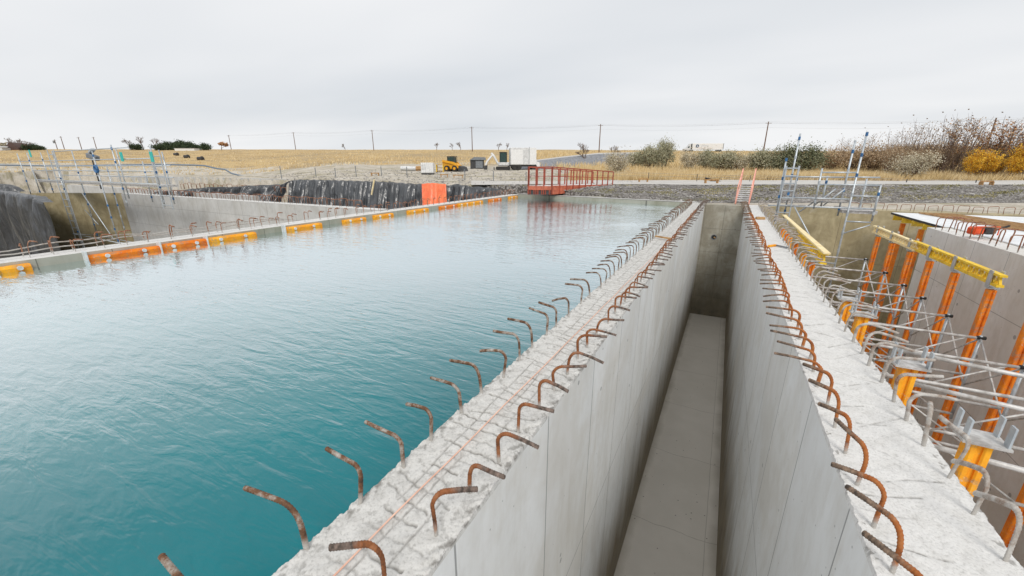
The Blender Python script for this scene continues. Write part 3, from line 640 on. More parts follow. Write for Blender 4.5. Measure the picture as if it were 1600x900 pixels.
# hoops
def hoop_mesh(mat, w, h, r):
    P = [(-w / 2, 0, 0)] + [(-w / 2 + .07 - .07 * math.cos(a), 0, h - .07 + .07 * math.sin(a)) for a in np.linspace(0, PI / 2, 5)] + [(w / 2 - .07 + .07 * math.sin(a), 0, h - .07 + .07 * math.cos(a)) for a in np.linspace(0, PI / 2, 5)] + [(w / 2, 0, 0)]
    mb = MB().tube(P, r, 6); me = bpy.data.meshes.new('rebar_hoop'); me.from_pydata(mb.v, [], mb.f); me.materials.append(mat); me.polygons.foreach_set('use_smooth', [True] * len(me.polygons)); return me
hm = [hoop_mesh(M['barT'], .42, .34 + .03 * k, .013) for k in range(3)]
def hoops(P, ang, lab, grp, scl=1.0):
    for i, p in enumerate(P):
        o = bpy.data.objects.new('rebar_hoop', hm[i % 3]); COL.objects.link(o); o.location = p; o.rotation_euler = (random.gauss(0, .05), random.gauss(0, .05), ang + random.gauss(0, .12)); o.scale = (scl, scl, scl * random.uniform(.92, 1.08))
        tag(o, lab(i + 1), 'rebar hoop', grp)
hoops([(x, 13.25 + random.gauss(0, .02), .01) for x in np.arange(-15.3, -40, -.47)], .5, lambda k: f'rusty arched rebar hoop, {ordinal(k)} from the water end of the long left pit wall', 'rebar hoops on the long left pit wall')
hoops([(6.12, y, -.02) for y in np.arange(17.2, 6.5, -.42)], .15, lambda k: f'rusty arched rebar hoop, {ordinal(k)} from the far end of the light grey right wall', 'rebar hoops on the light grey right wall', 1.05)
hoops([(x, YE + .3, -.01) for x in np.arange(5.2, 13.5, .45)], .1, lambda k: f'thin rebar hoop, {ordinal(k)} from the left behind the pale plywood deck', 'rebar hoops on the far pit wall', .8)
hoops([(x, 26.2, -.75) for x in np.arange(-62, -40, 1.0)], .2, lambda k: f'faint rebar hoop, {ordinal(k)} from the left before the far retaining wall', 'rebar hoops before the far retaining wall', 1.9)

# orange form edge pieces along the tank left wall
SEG = [(-35, 43, 'amber'), (130, 246, 'orange'), (246, 319, 'orange'), (319, 396, 'amber'), (441, 499, 'amber'), (534, 568, 'amber'), (582, 611, 'amber'), (635, 666, 'amber'), (685, 711, 'orange'), (713, 730, 'amber'), (731, 751, 'amber'), (762, 780, 'orange'), (793, 805, 'amber')]
for i, (a, b, mt) in enumerate(SEG):
    def yat(px):  # intersection of the pixel column with the wall line
        row = 411 - px * .1328; return gz(px, row)[1]
    ya, yb = yat(a), yat(b); p0 = along_T(ya, -.075); p1 = along_T(yb, -.075)
    hue = 'deep orange' if mt == 'orange' else 'amber yellow'
    e_ = empty('form_beam', (p0[0], p0[1], -.3), 0, f'{hue} formwork beam at the waterline, {ordinal(i + 1)} from the left along the left tank wall', 'formwork beam', 'formwork beams along the left edge of the water')
    mb = MB(); dv = Vector((p1[0] - p0[0], p1[1] - p0[1], 0)).normalized(); nv = Vector((-TN[0], -TN[1], 0))
    dz_ = random.uniform(-.03, .005); prof = [(u_q, w_q + dz_) for u_q, w_q in [(-.07, -.12), (.05, -.12), (.085, -.07), (.085, .02), (.05, .07), (-.07, .07)]]
    o0 = Vector((p0[0], p0[1], -.14)); mb.poly([o0 + nv * u + Vector((0, 0, w)) for u, w in prof], dv * (Vector((p1[0] - p0[0], p1[1] - p0[1], 0)).length))
    mb.build('beam', M[mt], e_)
    Ln = np.hypot(*(p1 - p0)); k = 3 if Ln > 1.6 else 2
    for j in range(k):
        c_ = o0 + dv * Ln * ((j + .5) / k) + nv * .087
        MB().cyl(c_, c_ + nv * .03, .045, 10).build('washer', M['washer'], e_)
    if i in (1, 2, 3, 4): 
        MB().box((p0[0], p0[1], -.13), (.22, .03, .30), math.atan2(nv.y, nv.x)).build('clamp_plate', M['washer'], e_)

# string line and small things on the walls
a = gz(522, 900, .02); b = gz(1040, 382, .02); a = a - (b - a) * .04
n_ = 40; P = [a + (b - a) * k / n_ + np.array([0.004 * math.sin(k * 1.3), 0, .006 * abs(math.sin(k * .7))]) for k in range(n_ + 1)]
tag(MB().tube(P, .0048, 6).build('string_line', M['string']), 'thin pink string line stretched along the left wall top', 'string')
a = gz(1024, 369, .06); b = gz(1049, 373, .06); tag(MB().beam(a, b, .05, .04).build('timber_stick', M['wood']), 'brown timber stick lying across the left wall top', 'timber')
a = gz(1201, 384.5, .03); b = gz(1212, 383, .03); tag(MB().beam(a, b, .05, .04).build('timber_offcut', M['amber']), 'yellow timber offcut lying on the right wall top', 'timber')
a = gz(1212, 383, .03); b = gz(1231, 387, .03); tag(MB().beam(a, b, .035, .03).build('grey_stick', M['grey']), 'grey stick lying beside the yellow offcut on the right wall', 'stick')
a = gz(1188, 341, .04); tag(MB().box(a, (.3, .16, .1), .2, 0, .02).build('brick', M['wood']), 'single brown brick lying on the far right wall top', 'brick')

# ---------------------------------------------------------------- shoring on the right
shore_posts = [16.6, 15.3, 13.9, 12.7, 11.45, 10.1, 8.85, 7.6]
BZ = -.32
def post(name, x, y, z0, z1, mat, lab, grp, head=False, w=.12):
    e_ = empty(name, (x, y, z0), 0, lab, 'shoring post', grp)
    mb = MB(); s_ = w / 2
    for dx in (-s_ * .6, s_ * .6):   # two chord tubes with a recessed web: the extruded post profile
        mb.box((x + dx, y, (z0 + z1) / 2), (s_ * .7, w, z1 - z0), 0, 0, .01)
    mb.box((x, y, (z0 + z1) / 2), (s_ * .8, w * .6, z1 - z0 - .002)); mb.build('shaft', mat, e_)
    if head:
        MB().box((x, y, z1 + .01), (.26, .22, .02)).build('head_plate', M['galv_white'], e_)
        for dx in (-.11, .11):
            for dy in (-.07, .07):
                MB().box((x + dx, y + dy, z1 + .10), (.012, .06, .17)).build('bracket', M['galv'], e_)
    return e_
for i, y in enumerate(shore_posts):
    post('shoring_post', 4.45, y, -6.2, BZ + .02, M['orange'], f'tall orange shoring post before the light grey wall, {ordinal(i + 1)} from its far end', 'orange shoring posts along the right side of the pit')
lp = [15.9, 15.3, 14.6, 13.9, 12.7, 11.3, 10.2]
for i, y in enumerate(lp):
    post('shoring_post', 1.78, y, -6.2, -.12, M['amber' if i % 2 else 'orange'], f'amber shoring post close beside the right wall, {ordinal(i + 1)} from its far end', 'amber shoring posts close beside the right wall')
for i, (px, py, X) in enumerate([(1325, 468, 1.86), (1348, 492, 1.86), (1420, 570, 1.80), (1530, 686, 1.92)]):
    g_ = gx(px, py, X); near = i >= 2
    post('shoring_post', X, float(g_[1]), -6.2, float(g_[2]), M['amber'], f"amber shoring post with {'white head plate' if near else 'grey brackets'}, {('fourth', 'third', 'second', 'first')[i]} from the camera", 'amber shoring posts close beside the right wall', True, .13)
def h20(x, y0, y1, zt, mat, lab, clip=True):
    e_ = empty('formwork_beam', (x, y0, zt - .2), 0, lab, 'formwork beam')
    mb = MB(); mb.box((x, (y0 + y1) / 2, zt - .02), (.1, y1 - y0, .04)); mb.box((x, (y0 + y1) / 2, zt - .2), (.1, y1 - y0, .045)); mb.build('chord', mat, e_)
    mb = MB(); k = int((y1 - y0) / .19)
    for j in range(k):
        ya = y0 + (j + .1) * (y1 - y0) / k; yb = y0 + (j + .9) * (y1 - y0) / k; ym = (ya + yb) / 2
        mb.beam((x, ya, zt - .185), (x, ym, zt - .03), .03, .035, (1, 0, 0)); mb.beam((x, ym, zt - .03), (x, yb, zt - .185), .03, .035, (1, 0, 0))
    mb.build('lattice', mat, e_); return e_
h20(4.41, 13.45, 17.05, .005, M['cream'], 'far cream topped lattice beam on the orange posts')
h20(4.43, 9.85, 13.75, .02, M['yellow'], 'near bright yellow lattice beam on the orange posts')
for i, y in enumerate(shore_posts[:6]):
    e_ = MB(); e_.box((4.375, y, -.11), (.015, .12, .32)); e_.box((4.515, y, -.11), (.015, .12, .32)); e_.box((4.45, y, -.262), (.15, .13, .018))
    tag(e_.build('beam_clamp', M['galv']), f'grey steel beam clamp on the yellow lattice beams, {ordinal(i + 1)} from their far end', 'clamp', 'steel clamps under the lattice beams')
h20(1.84, 9.5, 13.0, .22, M['yellow'], 'yellow lattice beam close beside the right wall hooks')
e_ = MB(); e_.box((1.84, 11.1, .235), (.11, 3.4, .03)); e_.box((1.84, 14.8, .235), (.10, 3.9, .035)); tag(e_.build('timber_plank', M['cream']), 'long cream timber plank lying on the left yellow beam', 'plank')
# aluminium ledger frames
fy = [16.2, 14.3, 12.9, 11.75, 10.5, 9.3, 8.1, 6.9]
def tubes(e_, L_, mat, r, nm): 
    for a, b in L_: MB().cyl(a, b, r, 7).build(nm, mat, e_, smooth=True)
for i, y in enumerate(fy):
    zt = -1.0; e_ = empty('ledger_truss', (1.75, y, zt - 1.0), 0, f'silver shoring frame spanning the pit between the posts, {ordinal(i + 1)} from the far end', 'truss', 'silver shoring frames across the right pit')
    xa, xb = 1.72, 4.18
    tubes(e_, [((xa, y, zt), (xb, y, zt)), ((xa, y + .12, zt - .75), (xb, y + .12, zt - .75)), ((xa, y, zt - 1.5), (xb, y, zt - 1.5))], M['galv_white'], .024, 'rail')
    tubes(e_, [((xa + .1, y, zt), (xa + 1.2, y, zt - .72)), ((xa + 1.2, y, zt - .72), (xb - .15, y, zt)), ((xa + .1, y, zt - 1.48), (xa + 1.2, y, zt - .78)), ((xa + 1.2, y, zt - .78), (xb - .2, y, zt - 1.5))], M['galv_white'], .014, 'brace')
    tubes(e_, [((xa, y, zt + .05), (xa, y, zt - 1.6)), ((xb, y, zt + .05), (xb, y, zt - 1.6))], M['galv'], .024, 'leg')
    if i + 1 < len(fy):
        y2 = fy[i + 1]
        tubes(e_, [((xb, y, zt), (xb, y2, zt - .9)), ((xb, y, zt - .9), (xb, y2, zt))], M['galv_white'], .014, 'brace')
        tubes(e_, [((xa, y, zt), (xa, y2, zt - .9))], M['galv_white'], .014, 'brace')
    tubes(e_, [((xb - .05, y, zt + .01), (xb + .06, y, zt + .01))], M['darkedge'], .032, 'coupler')
for i, y in enumerate(fy[2:]):
    zt = -3.6; e_ = empty('ledger_truss', (1.75, y, zt - 1), 0, f'lower silver shoring frame deep in the pit, {ordinal(i + 1)} from the far end', 'truss', 'silver shoring frames across the right pit')
    xa, xb = 1.72, 4.18
    tubes(e_, [((xa, y, zt), (xb, y, zt)), ((xa, y, zt - 1.2), (xb, y, zt - 1.2))], M['galv_white'], .024, 'rail')
    tubes(e_, [((xa + .1, y, zt), (xb - .15, y, zt - 1.18)), ((xb, y, zt), (xb, y - 1.2, zt - 1))], M['galv_white'], .014, 'brace')
# three long top rails nearer the camera
for i, (p0, p1) in enumerate([((1395, 545), (1600, 588)), ((1428, 600), (1600, 640)), ((1430, 690), (1600, 735))]):
    a = gz(*p0, -.42 - .1 * i); b = gz(*p1, -.42 - .1 * i); b = b + (b - a) * .5
    tag(MB().cyl(a, b, .026, 8).build('shoring_tube', M['galv_white'], smooth=True), f'long pale shoring tube right of the wall hooks, {("upper", "middle", "lower")[i]} of three near the camera', 'tube', 'long pale tubes near the camera')
# orange braces: far top-left
# ---------------------------------------------------------------- scaffolds
def scaffold(e_, verts, rails, braces, decks, collars, y0):
    for x, za, zb, yy in verts: 
        MB().cyl((x, yy, za), (x, yy, zb), .034, 7).build('standard', M['galv'], e_, smooth=True)
        for z in np.arange(za + .3, zb, .75): MB().cyl((x, yy, z - .07), (x, yy, z + .06), .045, 7).build('coupler', M['bluec'] if random.random() < .55 else M['galv'], e_)
    for x0, x1, z, yy in rails: MB().cyl((x0, yy, z), (x1, yy, z), .03, 7).build('ledger', M['galv'], e_, smooth=True)
    for a, b in braces: MB().cyl(a, b, .028, 7).build('brace', M['galv'], e_, smooth=True)
    for x0, x1, z, ya, yb in decks: MB().box(((x0 + x1) / 2, (ya + yb) / 2, z), (x1 - x0, yb - ya, .12)).build('deck', M['galv_white'], e_)
def ladder(e_, xa, xb, y, z0, z1, step=.3):
    for x in (xa, xb): MB().cyl((x, y, z0), (x, y, z1), .028, 6).build('ladder_rail', M['galv'], e_)
    for z in np.arange(z0 + .2, z1, step): MB().cyl((xa, y, z), (xb, y, z), .026, 6).build('ladder_rung', M['galv'], e_)
yl = 10.4; k_ = yl / 10.5
LS = empty('scaffold', (-42.5, yl, -6), 0, 'galvanised scaffold with ladder and long guard rails in the left pit', 'scaffold')
fx = [-40.95, -35.3, -29.3, -26.4]
vf = [(-41.3, -4.4, 2.95, yl), (-34.6, -3.0, 2.8, yl), (-31.7, -.4, 3.1, yl), (-27.0, -.2, 2.9, yl), (-46.6, -.2, 2.9, yl), (-48.9, -.2, 2.9, yl)]
yb_ = 11.5
vb = [(-48.3, -.1, 3.0, yb_), (-45.6, -.2, 2.6, yb_), (-41.8, -3.3, 3.0, yb_), (-36.6, -2.4, 1.9, yb_), (-34.5, -.1, 3.0, yb_), (-31.3, -.2, 2.2, yb_), (-28.6, -.2, 2.7, yb_)]
scaffold(LS, vf + vb, [(-49, -27, 2.3, yl), (-46.7, -27, 1.65, yl), (-41.3, -29.5, 2.9, yl), (-46.7, -27.2, .98, yl), (-48.4, -28, 1.95, yb_), (-46, -28, 1.3, yb_), (-42.5, -34.4, -2.85, yl), (-42.5, -34.4, -3.1, yb_)],
         [((-38.2, yl, .2), (-35.2, yl, -2.7)), ((-42.8, yb_, -1.2), (-41, yb_, -2.2)), ((-42.5, yl, -2.85), (-42.5, yb_, -3.1)), ((-34.6, yl, -2.85), (-34.6, yb_, -3.1))],
         [(-46.6, -27.4, .86, yl + .1, yb_ - .1)], None, yl)
ladder(LS, -41.6, -40.4, yl - .15, -4.5, 3.0, .5); ladder(LS, -26.95, -25.9, yl - .1, -.3, 2.7, .5)
for px, py in ((47, 240), (190, 245), (237, 245)):
    a = gy(px, py, yl - .12); MB().box(a, (.32, .03, .5)).build('tag_board', M['teal'], LS)
a = gy(150, 264, yl - .1); MB().tube([(a[0] + .2 * math.cos(t_), a[1], a[2] + .2 * math.sin(t_)) for t_ in np.linspace(0, 2 * PI, 14)], .07, 6, False).build('hose_reel', M['bluec'], LS)
lt = empty('light_tower', gy(145, 262, 14).tolist(), 0, 'small grey light tower head standing behind the left scaffold', 'light tower')
a = gy(145, 245, 14); MB().box(a, (1.1, .35, .4), .2, .25, .05).build('housing', M['grey'], lt); MB().box(a + (.2, -.02, .45), (.8, .3, .22), 0, -.3, .05).build('lamp_head', M['galv'], lt); MB().cyl(a + (-.3, 0, -.2), a + (-.2, 0, -2.6), .05, 6).build('mast', M['dark'], lt)

yr = 20.5
RS = empty('scaffold', (3.3, yr, -6), 0, 'galvanised scaffold tower with blue couplers behind the shoring at right', 'scaffold')
vr = [(1.95, -.4, 2.2, yr), (2.32, -.3, 3.18, yr + .6), (4.18, -.1, 2.86, yr + .6), (4.36, -5.5, 3.13, yr), (3.22, .2, 1.8, yr), (5.16, -.2, 1.2, yr), (2.55, .3, 1.9, yr + .9), (4.9, .0, 1.4, yr + .9), (3.6, .2, 1.5, yr + .9)]
scaffold(RS, vr, [(3.2, 4.35, 1.64, yr), (2.0, 4.1, 1.45, yr + .6), (3.2, 5.15, 1.17, yr), (2.1, 4.3, .62, yr), (1.6, 5.2, .27, yr), (4.35, 5.15, -.25, yr), (2.3, 4.35, -2.0, yr), (4.2, 5.3, 1.45, yr + .9), (4.35, 5.15, .75, yr)],
         [((2.55, yr - .05, .25), (4.25, yr - .05, -2.45)), ((4.35, yr, -.75), (5.15, yr, -.35)), ((3.3, yr + .5, .3), (3.9, yr + .5, 1.0)), ((3.6, yr + .5, .3), (4.2, yr + .5, 1.0)), ((2.8, yr + .4, -.0), (3.3, yr + .4, .5))],
         [(2.15, 4.2, .55, yr + .15, yr + .6), (4.2, 5.3, .12, yr + .1, yr + .8)], None, yr)
ladder(RS, 2.0, 2.42, yr - .1, -.5, 1.9)
# litter of tubes on the wall top beneath it
for i in range(7):
    x = 2.2 + i * .45; a = (x, YE + .15 + random.uniform(-.1, .2), .05 + .03 * (i % 3)); b = (x + random.uniform(.9, 1.6), YE + .1 + random.uniform(-.1, .3), .06 + .03 * (i % 2))
    tag(MB().cyl(a, b, .035, 7).build('scaffold_tube', M['galv_white'], smooth=True), f'loose silver scaffold tube on the far pit wall, {ordinal(i + 1)} from the left', 'tube', 'loose scaffold tubes on the far pit wall')

# ---------------------------------------------------------------- tarps
def tarp(name, P, mat, label, seed=0, amp=.12, depth=2.0, out=(0, -1, 0), nu=160, nv=26, slope=.35, fr=6.0):
    P = [np.array(p, float) for p in P]; d_ = [0]
    for a, b in zip(P, P[1:]): d_.append(d_[-1] + np.linalg.norm(b - a))
    dd = np.linspace(0, d_[-1], nu); top = np.stack([np.interp(dd, d_, [p[k] for p in P]) for k in range(3)], 1)
    V = []; o_ = np.array(out, float); o_ /= np.linalg.norm(o_); r_ = np.random.default_rng(seed); ph = r_.uniform(0, 6, 12)
    dep = depth if isinstance(depth, (list, tuple, np.ndarray)) else [depth] * len(P); dp = np.interp(dd, d_, dep)
    for sidei in (0, 1):
        for j in range(nv):
            v = j / (nv - 1)
            for i in range(nu):
                s_ = dd[i]
                f = .5 * abs(math.sin(s_ * fr * 1.7 + v * 2.5 + ph[6])) + .4 * abs(math.sin(s_ * fr * .45 - v * 4 + ph[7])) + math.sin(s_ * fr / 2.5 + ph[0] + 2 * math.sin(v * 2 + s_ * .6 + ph[1])) + .6 * math.sin(s_ * fr + ph[2] + v * 3.5 * math.sin(s_ * .8)) + .35 * math.sin(s_ * fr * 2.6 + v * 5 + ph[3]) + .3 * math.sin(s_ * 2 + v * 14 + ph[4])
                w_ = amp * f * min(1, v * 3 + .25)
                if v < .12: k_ = (.12 - v) / .12; base = top[i] - o_ * k_ * .5 + np.array([0, 0, -.04 * k_ + .03 * math.sin(s_ * 5 + ph[5])])
                else: vv = (v - .12) / .88; base = top[i] + o_ * vv * dp[i] * slope - np.array([0, 0, vv * dp[i]])
                V.append(base + o_ * (w_ - sidei * .03))
    n = nu * nv; F = grid_faces(nv, nu).tolist(); F2 = [[i + n for i in f[::-1]] for f in F]
    E_ = []
    bd = [i for i in range(nu)] + [j * nu + nu - 1 for j in range(1, nv)] + [(nv - 1) * nu + i for i in range(nu - 2, -1, -1)] + [j * nu for j in range(nv - 2, 0, -1)]
    for a, b in zip(bd, bd[1:] + bd[:1]): E_.append([a, b, b + n, a + n])
    return tag(mesh_obj(name, np.array(V), F + F2 + E_, mat, None, True, recenter=True), label, 'tarp')
tarp('black_tarp', [(-58, 9.15, .1), (-48.3, 9.0, .08), (-44, 8.9, .02), (-40.5, 8.7, .0), (-38.7, 8.62, -.25)], M['tarp'], 'shiny black plastic tarp hanging at the left edge beside the scaffold', 3, .16, 6.2, (.05, -1, 0), 170, 40, .02, 2.6)
tarp('black_tarp', [gq(-60, 288, 46), gq(0, 287, 46), gq(18, 291, 46), gq(30, 299, 46)], M['tarp'], 'small black tarp heap above the left tarp at the photo edge', 5, .1, 1.2, (.3, -1, 0), 50, 12, .5, 2)
tarp('black_tarp', [gq(247, 299, 36.5), gq(285, 296.5, 37.5), gq(330, 292, 39), (gq(365, 292, 41)), gq(385, 290, 42), gq(440, 288, 44), gq(452, 283, 45)], M['tarp'], 'low crumpled black tarp behind the long left pit wall', 8, .22, 2.2, (.3, -1, 0), 200, 24, .7, 2.4)
TP = [gq(452, 283, 45.3), gq(465, 280.5, 45), gq(520, 281.5, 41.5), gq(600, 284, 37), gq(655, 287.5, 34), gq(700, 289.5, 32.4), gq(716, 287.5, 32), gq(735, 291, 31), gq(782, 294.5, 29)]
tarp('black_tarp', TP, M['tarp'], 'long shiny black tarp draped down the bank left of the red bridge', 11, .17, [4.6, 4.4, 4, 3.6, 3.0, 2.6, 2.3, 2.1, 1.4], (.5, -.86, 0), 420, 36, .45, 3.2)
tarp('orange_tarp', [gq(659, 287.6, 33.4), gq(668, 286.3, 33.2), gq(682, 286.5, 32.8), gq(697, 288.2, 32.2)], M['orangetarp'], 'bright orange tarp hung over the black tarp', 17, .06, [3.0, 2.9, 2.8, 2.7], (.6, -.8, 0), 50, 26, .56, 5)
a = gq(592, 286, 37.0); tag(MB().beam(a + (0, -.5, .3), a + (0, -1.0, -1.0), .08, .1).build('timber_stake', M['cream']), 'pale timber stake leaning on the long black tarp', 'stake')

# ---------------------------------------------------------------- red footbridge
def gnd(px, q): s = (px - 800) / FPX; 
A0 = gq(862, 304, 27.0); A1 = gq(826, 303, 27.3); B0 = gq(956, 296, 31.5); B1 = gq(925, 296, 33.0)
hA = gq(862, 261, 27.0)[2]; hB = gq(956, 268.5, 31.5)[2]; dA = gq(862, 290, 27.0)[2]; dB = gq(956, 288, 31.5)[2]
BRG = empty('footbridge', (float((A0[0] + B1[0]) / 2), float((A0[1] + B1[1]) / 2), float(A0[2])), 0, 'red steel footbridge with railings standing on the gravel bank', 'footbridge')
def lerp(a, b, t_): return a + (b - a) * t_
for (a, b, nm) in ((A0, B0, 'near'), (A1, B1, 'far')):
    mb = MB(); bot_a, bot_b = a[2], b[2]
    P = [(a[0], a[1], bot_a), (b[0], b[1], bot_b), (b[0], b[1], dB), (a[0], a[1], dA)]; mb.poly(P, (.05, .06, 0)); mb.build('side_beam', M['coral'], BRG)
    n_ = 10
    for k in range(n_ + 1):
        p = lerp(a, b, (k / n_) ** .96); z0 = lerp(bot_a, bot_b, k / n_) + .02; z1 = lerp(hA, hB, k / n_)
        MB().beam((p[0] + .04, p[1] - .06, z0 if nm == 'near' else lerp(dA, dB, k / n_)), (p[0] + .04, p[1] - .06, z1), .07, .07).build('rail_post', M['redsteel'], BRG)
    MB().beam((a[0], a[1] - .05, hA), (b[0], b[1] - .05, hB), .07, .07).build('handrail', M['redsteel'], BRG)
    MB().beam((a[0], a[1] - .05, lerp(dA, hA, .52)), (b[0], b[1] - .05, lerp(dB, hB, .52)), .02, .03).build('mid_rail', M['redsteel'], BRG)
MB().poly([(A1[0], A1[1], dA - .04), (A0[0], A0[1], dA - .04), (B0[0], B0[1], dB - .04), (B1[0], B1[1], dB - .04)], (0, 0, .03)).build('deck', M['white'], BRG)
MB().beam((A1[0], A1[1] - .07, dA - .16), (A0[0], A0[1] - .07, dA - .16), .05, .26).build('end_beam', M['coral'], BRG)
MB().beam((A1[0], A1[1], dA - .42), (A0[0], A0[1], dA - .42), .05, .34).build('end_plate', M['dark'], BRG)
for k in range(6): p = lerp(A1, A0, (k + .5) / 6); MB().beam((p[0], p[1] - .06, A0[2]), (p[0], p[1] - .06, dA - .28), .06, .06).build('end_rib', M['redsteel'], BRG)
for k in range(4):
    p = lerp(A1, A0, k / 3); MB().beam((p[0], p[1] - .06, A0[2]), (p[0], p[1] - .06, hA), .07, .07).build('rail_post', M['redsteel'], BRG)
MB().beam((A1[0], A1[1] - .06, hA), (A0[0], A0[1] - .06, hA), .07, .07).build('handrail', M['redsteel'], BRG)
for px in (932, 948): a = gq(px, 305, 29.5); b = gq(px + 3, 296.5, 30.5); MB().beam(a, b, .08, .08).build('prop', M['coral'], BRG)
a = gz(867, 303, .05)
vb_ = empty('pump_fitting', a.tolist(), 0, 'blue pump fitting with grey handle on the far tank wall', 'pump')
MB().cyl(a + (0, -.05, -.3), a + (0, -.05, .15), .11, 12).build('body', M['bluec'], vb_); MB().cyl(a + (-.3, 0, .2), a + (.05, 0, .2), .1, 10).build('head', M['dark'], vb_); MB().cyl(a + (0, 0, .2), a + (.75, .1, .05), .035, 8).build('handle', M['grey'], vb_)

# wooden steps with pink handrails
a = gz(1149, 318, .02); b = gz(1170, 319, .02); up0 = np.array([0.15, 2.1, .78])
ST = empty('site_steps', (float(a[0] + b[0]) / 2, float(a[1]), 0), 0, 'pale wooden steps with pink handrail posts going up the bank', 'steps')
for p in (a, b): MB().beam(p, p + up0, .05, .2).build('stringer', M['pink'], ST)
for k in range(8): p = a + up0 * (k + .4) / 8; q_2 = b + up0 * (k + .4) / 8; MB().beam(p + (0, 0, .1), q_2 + (0, 0, .1), .16, .04).build('tread', M['offwhite'], ST)
for p in (a, b):
    MB().beam(p + up0 + (0, 0, -.1), p + up0 + (0, 0, 1.0), .06, .06).build('rail_post', M['pink'], ST); MB().beam(p + (0, 0, 0), p + (0, 0, .8), .06, .06).build('rail_post', M['pink'], ST)
    MB().beam(p + (0, 0, .8), p + up0 + (0, 0, .95), .05, .07).build('handrail', M['pink'], ST)

# ---------------------------------------------------------------- yard vehicles and gear
def place(px, py, q): p = gq(px, py, q); return (float(p[0]), float(p[1]), float(H(p[0], p[1], False)))
def L_(mb, nm, mat, e_, sm=False): return mb.build(nm, mat, e_, sm, local=True)
# skid steer: local x right in view, y away
p = place(708, 268, 58); SK = empty('skid_steer', p, YAW - .35, 'yellow skid steer loader parked in the gravel yard', 'loader')
L_(MB().poly([(-1.35, -.5, .35), (1.0, -.5, .35), (1.2, -.5, .8), (.4, -.5, 1.15), (-.5, -.5, 1.25), (-1.35, -.5, 1.3)], (0, 1.0, 0)), 'body', M['catyellow'], SK)
L_(MB().box((-1.36, 0, .95), (.05, .8, .5)), 'rear_grille', M['offwhite'], SK)
L_(MB().box((-.1, 0, 2.0), (1.15, .95, .08), 0, 0, .03), 'cab_roof', M['dark'], SK)
for x in (-.6, .42):
    for y_0 in (-.44, .44): L_(MB().beam((x, y_0, 1.1), (x + .03, y_0, 1.98), .07, .07), 'cab_pillar', M['dark'], SK)
L_(MB().box((-.1, 0, 1.55), (.9, .8, .75)), 'cab_glass', M['glass'], SK)
for y_0 in (-.62, .62):
    L_(MB().poly([(-1.35, y_0 - .06, 1.3), (-1.25, y_0 - .06, 1.55), (.5, y_0 - .06, 1.25), (1.25, y_0 - .06, .55), (1.1, y_0 - .06, .4), (.3, y_0 - .06, 1.0)], (0, .12, 0)), 'lift_arm', M['catyellow'], SK)
    for x in (-.6, .62):
        w_ = L_(MB().cyl((x, y_0 - .17, .4), (x, y_0 + .17, .4), .4, 18), 'wheel', M['black'], SK); r_ = MB().cyl((x, y_0 - .19, .4), (x, y_0 + .19, .4), .2, 12).build('rim', M['catyellow'], w_, local=True)
L_(MB().poly([(1.2, -.8, .08), (2.0, -.8, .06), (1.75, -.8, .6), (1.3, -.8, .75)], (0, 1.6, 0)), 'bucket', M['dark'], SK)
# mini excavator
p = place(786, 269, 60); EX = empty('mini_excavator', p, YAW + .1, 'white mini excavator with folded arm beside the white box truck', 'excavator')
for y_0 in (-.6, .6): L_(MB().poly([(-.9, y_0 - .17, .05), (.9, y_0 - .17, .05), (1.05, y_0 - .17, .3), (.9, y_0 - .17, .52), (-.9, y_0 - .17, .52), (-1.05, y_0 - .17, .3)], (0, .34, 0)), 'track', M['black'], EX)
L_(MB().box((.1, 0, .85), (1.6, 1.4, .55), 0, 0, .12), 'house', M['offwhite'], EX)
L_(MB().box((0, -.2, 1.75), (1.0, .95, 1.35), 0, 0, .08), 'cab', M['glass'], EX)
L_(MB().box((0, -.2, 2.46), (1.08, 1.0, .09), 0, 0, .03), 'cab_roof', M['dark'], EX)
for x in (-.5, .5): L_(MB().beam((x, -.68, 1.1), (x, -.68, 2.45), .07, .07), 'cab_pillar', M['dark'], EX)
L_(MB().tube([(-.7, -.1, .9), (-1.35, -.1, 2.0), (-1.7, -.1, 2.35)], .16, 6), 'boom', M['white'], EX); L_(MB().tube([(-1.5, -.1, 2.1), (-2.3, -.1, 1.2), (-2.5, -.1, .7)], .13, 6), 'arm', M['white'], EX)
L_(MB().poly([(-2.8, -.4, .1), (-2.3, -.4, .1), (-2.25, -.4, .7), (-2.7, -.4, .65)], (0, .6, 0)), 'bucket', M['dark'], EX)
L_(MB().box((-1.3, 0, .25), (.08, 1.5, .35)), 'blade', M['dark'], EX)
# box truck
p = place(817, 269.5, 60.5); BT = empty('box_truck', p, YAW + .1, 'dented white box truck parked at the yard edge', 'truck')
L_(MB().box((-.15, 0, 1.85), (3.6, 2.3, 2.35), 0, 0, .05), 'cargo_box', M['offwhite'], BT)
L_(MB().box((-1.0, -1.16, 1.75), (1.7, .03, 2.0)), 'side_door', M['white'], BT)
L_(MB().box((0.75, -1.165, 1.95), (.06, .04, 2.3)), 'corner_post', M['grey'], BT)
L_(MB().box((1.28, -1.16, 1.85), (1.0, .03, 2.25)), 'side_panel', M['white'], BT)
L_(MB().box((0, 0, .55), (4.4, 1.8, .22)), 'chassis', M['dark'], BT)
L_(MB().poly([(1.7, -1.0, .45), (2.35, -1.0, .45), (2.3, -1.0, 1.0), (1.9, -1.0, 1.15), (1.7, -1.0, 1.6)], (0, 2.0, 0)), 'cab', M['white'], BT)
for x in (-1.3, -.7, 1.5):
    for y_0 in (-.95, .95): L_(MB().cyl((x, y_0 - .13, .4), (x, y_0 + .13, .4), .4, 16), 'wheel', M['black'], BT)
